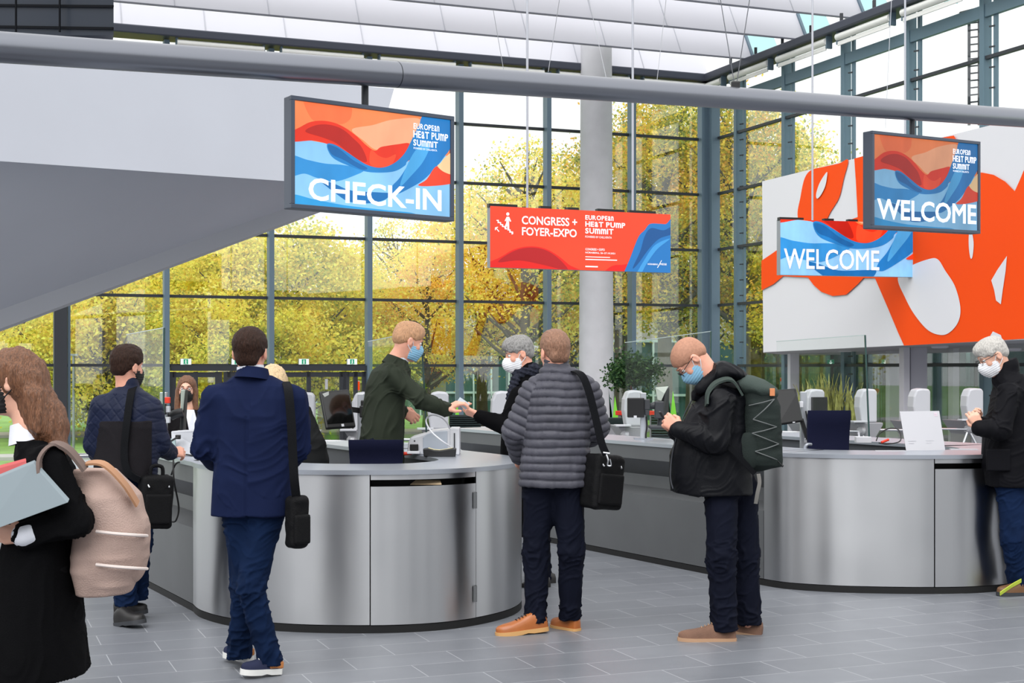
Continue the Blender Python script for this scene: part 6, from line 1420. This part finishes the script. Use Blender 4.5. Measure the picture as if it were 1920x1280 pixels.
F_.mesh('fleece_panel', .0065, M_fl, p.o, folds([(p.j(240, 890), p.j(240, 800))], .006, 8, [p.j(230, 850)], .4)); 
p.trousers([LL, LR], M_jn, (.095, .078, .07), amp=.010)
M_bk = mat('black_leather', (24, 22, 22), .5); shoe(p.o, P(220, 1174, 8.87), P(269, 1168, 8.74), M_bk, M_dgrey, 1.1, .08); shoe(p.o, P(214, 1156, 9.1), P(277, 1148, 9.16), M_bk, M_dgrey, 1.05, .08)
bag('black laptop bag with silver zips on a shoulder strap of the man in quilted jacket', P(291, 940, 8.78), (.1, .065, .165), ((.85, .5, -.05), (-.5, .86, 0), (.05, 0, 1)), M_bag,
    [P(252, 724, 8.92), P(246, 735, 8.78), P(238, 790, 8.72), P(233, 850, 8.72), P(240, 885, 8.72), P(262, 900, 8.72)], (1, -.3, .1), .05, handle=True)
# ---- person hurrying past in the left foreground
p = Person('person in black coat with long brown hair walking out of frame at the left', 5.5, (60, 1470))
hd = Head(p.j(22, 716), (-1, -.05, -.08), (0, 0, 1), .98); nk = p.j(62, 800)
AL = p.js((92, 868, -.17), (140, 975, -.2), (48, 1002, -.2)); AR = p.js((85, 868, .17), (70, 985, .2), (0, 985, .05))
LL = p.js((75, 1080, -.08), (70, 1290, -.05), (115, 1440, -.02)); LR = p.js((75, 1080, .08), (40, 1285, .1), (0, 1420, .12))
p.body(hd, nk, (AL, AR), (LL, LR), [(AL[2], (-1, .05, .0), (.1, .9, .3), (0, -.2, 1), dict(curl=(.4, .5, .4), thumb_in=.2)), (AR[2], (-1, 0, 0), (0, -1, 0), (0, 0, 1))], SK)
hd.extras(p.o, H_lo); hd.mask(p.o, MK_k)
F_ = Field(); hd.e(F_, (0, -.018, .034), (.09, .112, .104)); F_.cone(hd.at(0, -.07, -.02), p.j(88, 800), .075, .07, .06); F_.cone(p.j(80, 780), p.j(104, 838, -.02), .075, .05, .05); F_.cone(p.j(66, 740, -.07), p.j(72, 800, -.08), .035, .03, .03)
hd.e(F_, (0, .085, -.03), (.075, .075, .085), .02, True)
F_.mesh('hair', .006, H_lo, p.o, lambda v, n: .006*vnoise((v-p.j(60, 760))*np.array([60, 60, 9]), 3)+.004*vnoise(v*np.array([110, 110, 16]), 4))
M_ct = cloth('black_coat', (10, 10, 12), .9, .3, 260); F_ = Field()
C, A, B = p.sect([(-25, 158, 1262, 0, .24), (-15, 150, 1180, 0, .23), (0, 143, 1080, 0, .21), (20, 138, 980, 0, .18), (28, 135, 900, 0, .19), (40, 122, 860, 0, .18), (38, 100, 826, 0, .11)], .2, (0, -1, 0), (-1, 0, 0), True)
F_.loft(C, A, B, (0, -1, 0), (-1, 0, 0))
for a in (AL, AR): arm_field(F_, a, (.068, .064, .05), .05)
F_.half(p.j(60, 1262), (0, 0, -1)); F_.mesh('coat', .007, M_ct, p.o, folds([(AL[0], AL[1])], .010, 9, [AL[1], p.j(60, 1150), p.j(60, 1230)], .5))
collar_ring(p.o, p.j(58, 826), (-.25, 0, 1), .085, .062, .075, M_wcloth, 'shirt_collar')
F_ = Field(); F_.cone(AL[2]+(AL[1]-AL[2])*.16, AL[2]-(AL[1]-AL[2])*.02, .046, .048, .01); F_.mesh('shirt_cuff', .006, M_wcloth, p.o)
p.trousers([LL, LR], cloth('black_tights', (20, 20, 22)), (.085, .06, .045), amp=.004, name='tights'); shoe(p.o, P(150, 1466, 5.5), P(60, 1468, 5.47), M_bk, M_dgrey, .9, .07); shoe(p.o, P(30, 1440, 5.65), P(-55, 1450, 5.64), M_bk, M_dgrey, .9, .07)
def rucksack():
    d = 5.5; t = thing('backpack', 'beige-pink fabric backpack worn by the person in black coat at the left edge', 'backpack', P(205, 1112, d)); m = cloth('rucksack_beige', (176, 152, 142), .85, .4, 200)
    C = [P(196, 1110, d), P(205, 1060, d), P(212, 990, d), P(205, 930, d), P(180, 880, d)]; F_ = Field()
    F_.loft([tuple(q) for q in C], [.12, .15, .15, .14, .09], [.10, .135, .135, .115, .07], (0, -1, 0), (1, 0, .05), .03, 2.8); F_.mesh('pack_body', .007, m, t, lambda v, n: .006*vnoise(v*9, 3)+.004*(1-np.abs(vnoise(v*np.array([8, 8, 20]), 5))*2))
    F_ = Field(); F_.ell(P(248, 1040, d), (.055, .12, .11), None, .03); F_.mesh('front_pocket', .007, m, t, lambda v, n: .003*vnoise(v*14, 4))
    for y in (1000, 1062): MB().tube(catmull([P(180, y-4, d-.165), P(215, y, d-.17), P(255, y+3, d-.14), P(276, y+4, d-.05)], 5), .006, 6).build('seam_band', mat('seam_pale', (220, 206, 200), .7), t, True)
    ribbon('shoulder_strap', [P(160, 880, d-.14), P(128, 842, d-.16), P(98, 834, d-.19), P(76, 862, d-.24), P(80, 905, d-.245)], (0, 1, .2), .055, .012, cloth('strap_brown', (120, 104, 98)), t)
    ribbon('top_trim', [P(160, 868, d-.1), P(195, 870, d-.13), P(232, 905, d-.13), P(258, 945, d-.1)], (0, 1, .2), .05, .008, mat('trim_tan', (168, 122, 88), .6), t)
rucksack()
t = thing('folder', 'pale grey document folder carried by the person in black coat at the left edge', 'folder', P(40, 985, 5.22)); MB().prism([P(-90, 930, 5.28), P(62, 868, 5.24), P(128, 942, 5.18), P(-30, 1000, 5.2)], Vector((0, .02, .012))).build('cover', mat('folder_grey', (124, 136, 142), .6), t, bevel=.003)
t = thing('folder', 'red folder held behind the pale grey folder at the left edge', 'folder', P(0, 940, 5.27)); MB().prism([P(-90, 900, 5.32), P(52, 862, 5.3), P(66, 880, 5.28), P(-80, 940, 5.3)], Vector((0, .015, .01))).build('cover', mat('folder_red', (184, 80, 80), .6), t, bevel=.003)
# ---- man in green blazer handing over a card
p = Person('man in dark green blazer and blue mask handing over a card behind the counter', 10.1, (712, 1110))
hd = Head(p.j(764, 640), (.86, .42, -.3), (.25, .1, .95), 1.02); nk = p.j(744, 676)
AR = p.js((738, 702, -.17), (786, 748, -.22), (836, 768, -.1)); AL = p.js((752, 706, .17), (748, 766, .2), (752, 770, .02))
AL[1] = p.j(735, 768, .2); LL = p.js((710, 845, .09), (706, 960, .1), (704, 1080, .1)); LR = p.js((710, 845, -.09), (708, 960, -.08), (706, 1082, -.08))
p.body(hd, nk, (AL, AR), (LL, LR), [(AL[2], (.85, 0, -.45), (-.2, .9, -.3), (.2, -.3, .9), dict(curl=(.5, .6, .4), s=1.05)), (AR[2], (.82, .05, .45), (.3, .3, -.9), (0, -1, .2), dict(curl=(.45, .6, .5), s=1.1, thumb_in=.6))], SK2)
hd.extras(p.o, H_bl); hd.short_hair(p.o, H_bl, .008, nape=-.05, top=.014, amp=.004, thin=.002); hd.mask(p.o, MK_b, 0, MK_w)
M_gb = cloth('green_blazer', (42, 48, 38), .75, .2, 400, spec=.15); F_ = Field()
C, A, B = p.sect([(674, 754, 880, 0), (675, 753, 830, 0), (680, 753, 795, 0), (684, 756, 755, 0), (689, 766, 722, 0, .19), (699, 768, 696, 0, .165), (714, 764, 682, 0, .11), (724, 758, 672, 0, .085)], .185, (.4, -.9, 0), (.9, .4, 0), True)
F_.loft(C, A, B, (.4, -.915, 0), (.915, .4, 0))
for a in (AL, AR): arm_field(F_, a, (.07, .066, .052), .05)
F_.half(p.j(710, 880), (0, 0, -1)); F_.mesh('blazer', .0065, M_gb, p.o, folds([(AR[0], AR[1]), (AR[1], AR[2])], .013, 18, [AR[1], AR[0], p.j(730, 800), p.j(745, 740)], .45))
collar_ring(p.o, p.j(743, 684), (.42, .1, 1), .078, .070, .085, M_wcloth, 'shirt_collar'); collar_ring(p.o, p.j(740, 687), (.40, .12, 1), .1, .080, .065, M_gb, 'blazer_collar')
p.trousers([LL, LR], M_nt); shoe(p.o, P(690, 1112, 10.02), P(745, 1112, 10.05), M_bk, M_dgrey); shoe(p.o, P(690, 1106, 10.2), P(745, 1106, 10.25), M_bk, M_dgrey)
q = P(868, 756, 10.02); tag(MB().box(q, (.085, .004, .05), ax=((.82, .1, -.56), (-.1, 1, 0), (.56, 0, .82))).build('plastic_card', mat('card_pale', (196, 216, 226), .4)), 'pale card passed between the two hands above the left counter', 'card')
# ---- man in white respirator mask taking the card
p = Person('man with grey hair and white respirator mask in black coat taking the card', 10.5, (1000, 1096))
hd = Head(p.j(974, 664), (-.93, -.2, -.28), (-.25, 0, .97), 1.0); nk = p.j(990, 708)
AL = p.js((972, 742, -.17), (950, 798, -.2), (900, 780, -.16)); AR = p.js((985, 742, .17), (972, 812, .2), (955, 850, .1))
LL = p.js((985, 868, -.08), (1000, 980, -.08), (1012, 1080, -.05)); LR = p.js((995, 868, .09), (1012, 980, .1), (1020, 1074, .12))
p.body(hd, nk, (AL, AR), (LL, LR), [(AL[2], (-.85, .1, .35), (-.1, .5, .8), (-.4, .6, .6), dict(curl=(.5, .8, .6), s=1.12, thumb_in=.45)), (AR[2], (-.4, 0, -.9), (0, -1, 0), (-1, 0, 0))], SK2)
hd.extras(p.o, H_gr); hd.short_hair(p.o, H_gr, .014, nape=-.07, top=.01, amp=.006); hd.mask(p.o, MK_w, .022)
F_ = Field(); C, A, B = p.sect([(935, 1012, 1000, 0), (936, 1012, 930, 0), (938, 1010, 860, 0), (940, 1010, 800, 0), (946, 1010, 760, 0, .17), (956, 1008, 732, 0, .15), (968, 1002, 712, 0, .09)], .18, (0, -1, 0), (-1, 0, 0), True)
F_.loft(C, A, B, (0, -1, 0), (-1, 0, 0))
for a in (AL, AR): arm_field(F_, a, (.066, .064, .05), .05)
F_.cone(p.j(988, 716), p.j(988, 694), .08, .074, .03); F_.half(p.j(970, 1000), (0, 0, -1)); F_.mesh('coat', .0065, M_ct, p.o, folds([(AL[0], AL[1])], .006, 20, [AL[1]], .3))
F_ = Field(); F_.cone(p.j(972, 702, -.03), p.j(1000, 694, -.03), .05, .055, .04); F_.cone(p.j(972, 702, .04), p.j(1000, 694, .04), .05, .055, .04); F_.cone(p.j(966, 712, -.1), p.j(956, 745, -.13), .035, .03, .03)
F_.mesh('scarf', .006, cloth('dark_scarf', (42, 44, 54), .95, .5, 90, vary=.5, vs=60), p.o, lambda v, n: .004*np.sin(v[:, 2]*190+v[:, 0]*60))
p.trousers([LL, LR], M_nt); shoe(p.o, P(1032, 1107, 10.42), P(975, 1107, 10.4), M_bk, M_dgrey); shoe(p.o, P(1042, 1100, 10.62), P(985, 1100, 10.6), M_bk, M_dgrey)
# ---- man in black coat at the right edge
p = Person('man with silver hair and glasses in long black coat at the right counter', 10.12, (1905, 1112))
hd = Head(p.j(1862, 667), (-.84, -.05, -.52), (-.52, 0, .84), 1.03); nk = p.j(1886, 706)
AL = p.js((1892, 738, -.17), (1876, 806, -.24), (1838, 802, -.17)); AR = p.js((1895, 738, .17), (1868, 806, .2), (1836, 794, .02))
LL = p.js((1893, 912, -.07), (1902, 1010, -.1), (1910, 1085, -.05)); LR = p.js((1915, 912, .075), (1925, 1010, .1), (1935, 1080, .12))
p.body(hd, nk, (AL, AR), (LL, LR), [(AL[2], (-.45, .1, .85), (.2, .95, 0), (-.8, .1, -.3), dict(curl=(.6, .8, .6), s=1.05)), (AR[2], (-.6, -.25, .75), (.3, -.9, .2), (.4, .2, .8), dict(curl=(.8, .8, .6)))], SK)
hd.extras(p.o, H_wh); hd.short_hair(p.o, H_wh, .008, nape=-.065, top=.004, amp=.004); hd.mask(p.o, MK_w, .01); hd.glasses(p.o, M_black)
M_pk = cloth('black_parka', (12, 12, 17), .7, .2, 200, spec=.12); F_ = Field()
C, A, B = p.sect([(1849, 1952, 910, 0), (1844, 1952, 870, 0), (1846, 1950, 815, 0), (1856, 1945, 770, 0), (1864, 1938, 735, 0, .18), (1870, 1928, 712, 0, .12), (1874, 1916, 700, 0, .085)], .19, (0, -1, 0), (-1, 0, 0), True)
F_.loft(C, A, B, (0, -1, 0), (-1, 0, 0))
for a in (AL, AR): arm_field(F_, a, (.076, .074, .058), .05)
F_.cone(p.j(1884, 712), p.j(1890, 686), .085, .082, .02); F_.half(p.j(1884, 677), (-.42, 0, 1)); F_.half(p.j(1890, 911), (.04, 0, -1))
F_.mesh('parka', .0065, M_pk, p.o, folds([(AL[0], AL[1]), (AL[1], AL[2])], .009, 18, [AL[1], AL[0], p.j(1870, 860)], .4))
Field().box(p.j(1872, 862, -.185), (.075, .006, .07), None, .008).mesh('pocket_flap', .006, M_pk, p.o); p.trousers([LL, LR], M_jn, (.095, .085, .075), amp=.010, pelvis=.115)
shoe(p.o, P(1935, 1116, 10.05), P(1870, 1116, 10.0), mat('brown_shoe', (104, 72, 44), .5), M_dgrey, 1.05, .085); shoe(p.o, P(1960, 1110, 10.25), P(1895, 1110, 10.25), MATS['brown_shoe'], M_dgrey, 1.05, .085)
t = thing('daypack', 'grey bag with lime strap standing by the jeans of the man in long black coat', 'bag', P(1908, 1100, 10.3)); F_ = Field().box(np.array(P(1910, 1058, 10.32)), (.03, .09, .13), np.array([(.97, 0, -.2), (0, 1, 0), (.2, 0, .97)]), .04); F_.mesh('bag_body', .007, cloth('daypack_grey', (140, 142, 148)), t)
MB().tube([P(1903, 1025, 10.2), P(1908, 1060, 10.2), P(1912, 1092, 10.2)], .006, 6).build('piping', M_dgrey, t, True)
ribbon('strap', [P(1915, 1088, 9.99), P(1900, 1096, 9.96), P(1888, 1104, 9.93), P(1875, 1113, 9.9)], (.5, 0, .85), .03, .004, mat('lime', (196, 214, 70), .6), t)
# ---- woman with glasses behind the counter
p = Person('woman with long brown hair, glasses and black mask in black blazer behind the counter', 12.9, (352, 1020))
hd = Head(p.j(350, 730), (.12, -1, -.05), (0, 0, 1), .95); nk = p.j(351, 764)
AL = p.js((381, 778), (392, 830), (380, 860, -.15)); AR = p.js((322, 778), (316, 830), (328, 860, -.15)); LL = p.js((362, 870), (362, 940), (362, 1005)); LR = p.js((342, 870), (342, 940), (342, 1005))
p.body(hd, nk, (AL, AR), (LL, LR), [(AL[2], (-.3, -.9, -.2), (0, 0, -1), (-1, 0, 0)), (AR[2], (.3, -.9, -.2), (0, 0, -1), (1, 0, 0))], SK)
hd.extras(p.o, H_lo); hd.mask(p.o, MK_k); hd.glasses(p.o, mat('red_frame', (96, 40, 48), .4))
F_ = Field(); hd.e(F_, (0, -.016, .034), (.088, .108, .102))
for q in (-1, 1): F_.cone(hd.at(q*.07, .0, -.02), hd.at(q*.085, .03, -.24), .036, .03, .03)
F_.cone(hd.at(0, -.06, 0), hd.at(0, -.07, -.2), .075, .07, .05); hd.e(F_, (0, .085, -.03), (.062, .08, .10), .015, True); F_.mesh('hair', .0055, H_lo, p.o, lambda v, n: .004*vnoise(v*np.array([90, 90, 10]), 3))
M_bb = cloth('black_blazer', (22, 20, 22), .8); F_ = Field(); C, A, B = p.sect([(326, 378, 900, 0), (324, 380, 850, 0), (322, 382, 805, 0), (320, 384, 783, 0, .1), (336, 368, 768, 0, .07)], .12, (1, 0, 0), (0, -1, 0)); F_.loft(C, A, B, (1, 0, 0), (0, -1, 0))
for a in (AL, AR): arm_field(F_, a, (.062, .058, .045), .05)
F_.mesh('blazer', .006, M_bb, p.o, folds([(AL[0], AL[1])], .005, 20, [AL[1]], .3))
MB().prism([p.j(347, 768, -.085), p.j(363, 768, -.085), p.j(369, 790, -.125), p.j(367, 830, -.135), p.j(362, 858, -.135), p.j(353, 800, -.13)], (0, .03, 0)).build('shirt', M_wcloth, p.o, bevel=.006)
p.trousers([LL, LR], M_nt, (.09, .07, .06)); shoe(p.o, P(366, 1019, 12.95), P(368, 1024, 12.7), M_bk, M_dgrey, .9, .06); shoe(p.o, P(338, 1019, 12.95), P(336, 1024, 12.7), M_bk, M_dgrey, .9, .06)
# ---- blonde woman in dark jacket inside the counter
p = Person('woman with pale blonde hair in black jacket, half hidden behind the man in navy blazer', 10.35, (560, 1104))
hd = Head(p.j(512, 716), (-.5, .8, -.1), (-.12, 0, 1), .97); nk = p.j(524, 752)
AL = p.js((490, 772), (478, 830), (490, 860, .2)); AR = p.js((566, 772), (588, 832), (592, 858, .22)); LL = p.js((535, 880), (535, 985), (535, 1075)); LR = p.js((575, 880), (575, 985), (575, 1075))
p.body(hd, nk, (AL, AR), (LL, LR), [(AL[2], (.3, .9, 0), (0, 0, -1), (1, 0, 0)), (AR[2], (-.3, .9, 0), (0, 0, -1), (-1, 0, 0))], SK)
hd.extras(p.o, H_pl); F_ = Field(); hd.e(F_, (0, -.016, .034), (.088, .112, .102)); F_.cone(hd.at(0, -.05, -.02), hd.at(0, -.06, -.12), .085, .07, .05); hd.e(F_, (0, .085, -.03), (.062, .08, .10), .015, True); F_.mesh('hair', .0055, H_pl, p.o, lambda v, n: .005*vnoise(v*np.array([80, 80, 10]), 3))
F_ = Field(); C, A, B = p.sect([(482, 618, 900, 0), (484, 617, 860, 0), (486, 604, 820, 0), (488, 580, 785, 0, .13), (500, 556, 765, 0, .09)], .15, (1, 0, 0), (0, 1, 0)); F_.loft(C, A, B, (1, 0, 0), (0, 1, 0))
for a in (AL, AR): arm_field(F_, a, (.07, .07, .055), .05)
F_.half(p.j(550, 900), (0, 0, -1)); F_.mesh('jacket', .0065, cloth('charcoal_jacket', (34, 35, 36), .8), p.o, folds([(AR[0], AR[1])], .008, 16, [AR[1]], .4))
p.trousers([LL, LR], M_nt); shoe(p.o, P(535, 1105, 10.3), P(533, 1098, 10.5), M_bk, M_dgrey); shoe(p.o, P(578, 1105, 10.3), P(580, 1098, 10.5), M_bk, M_dgrey)
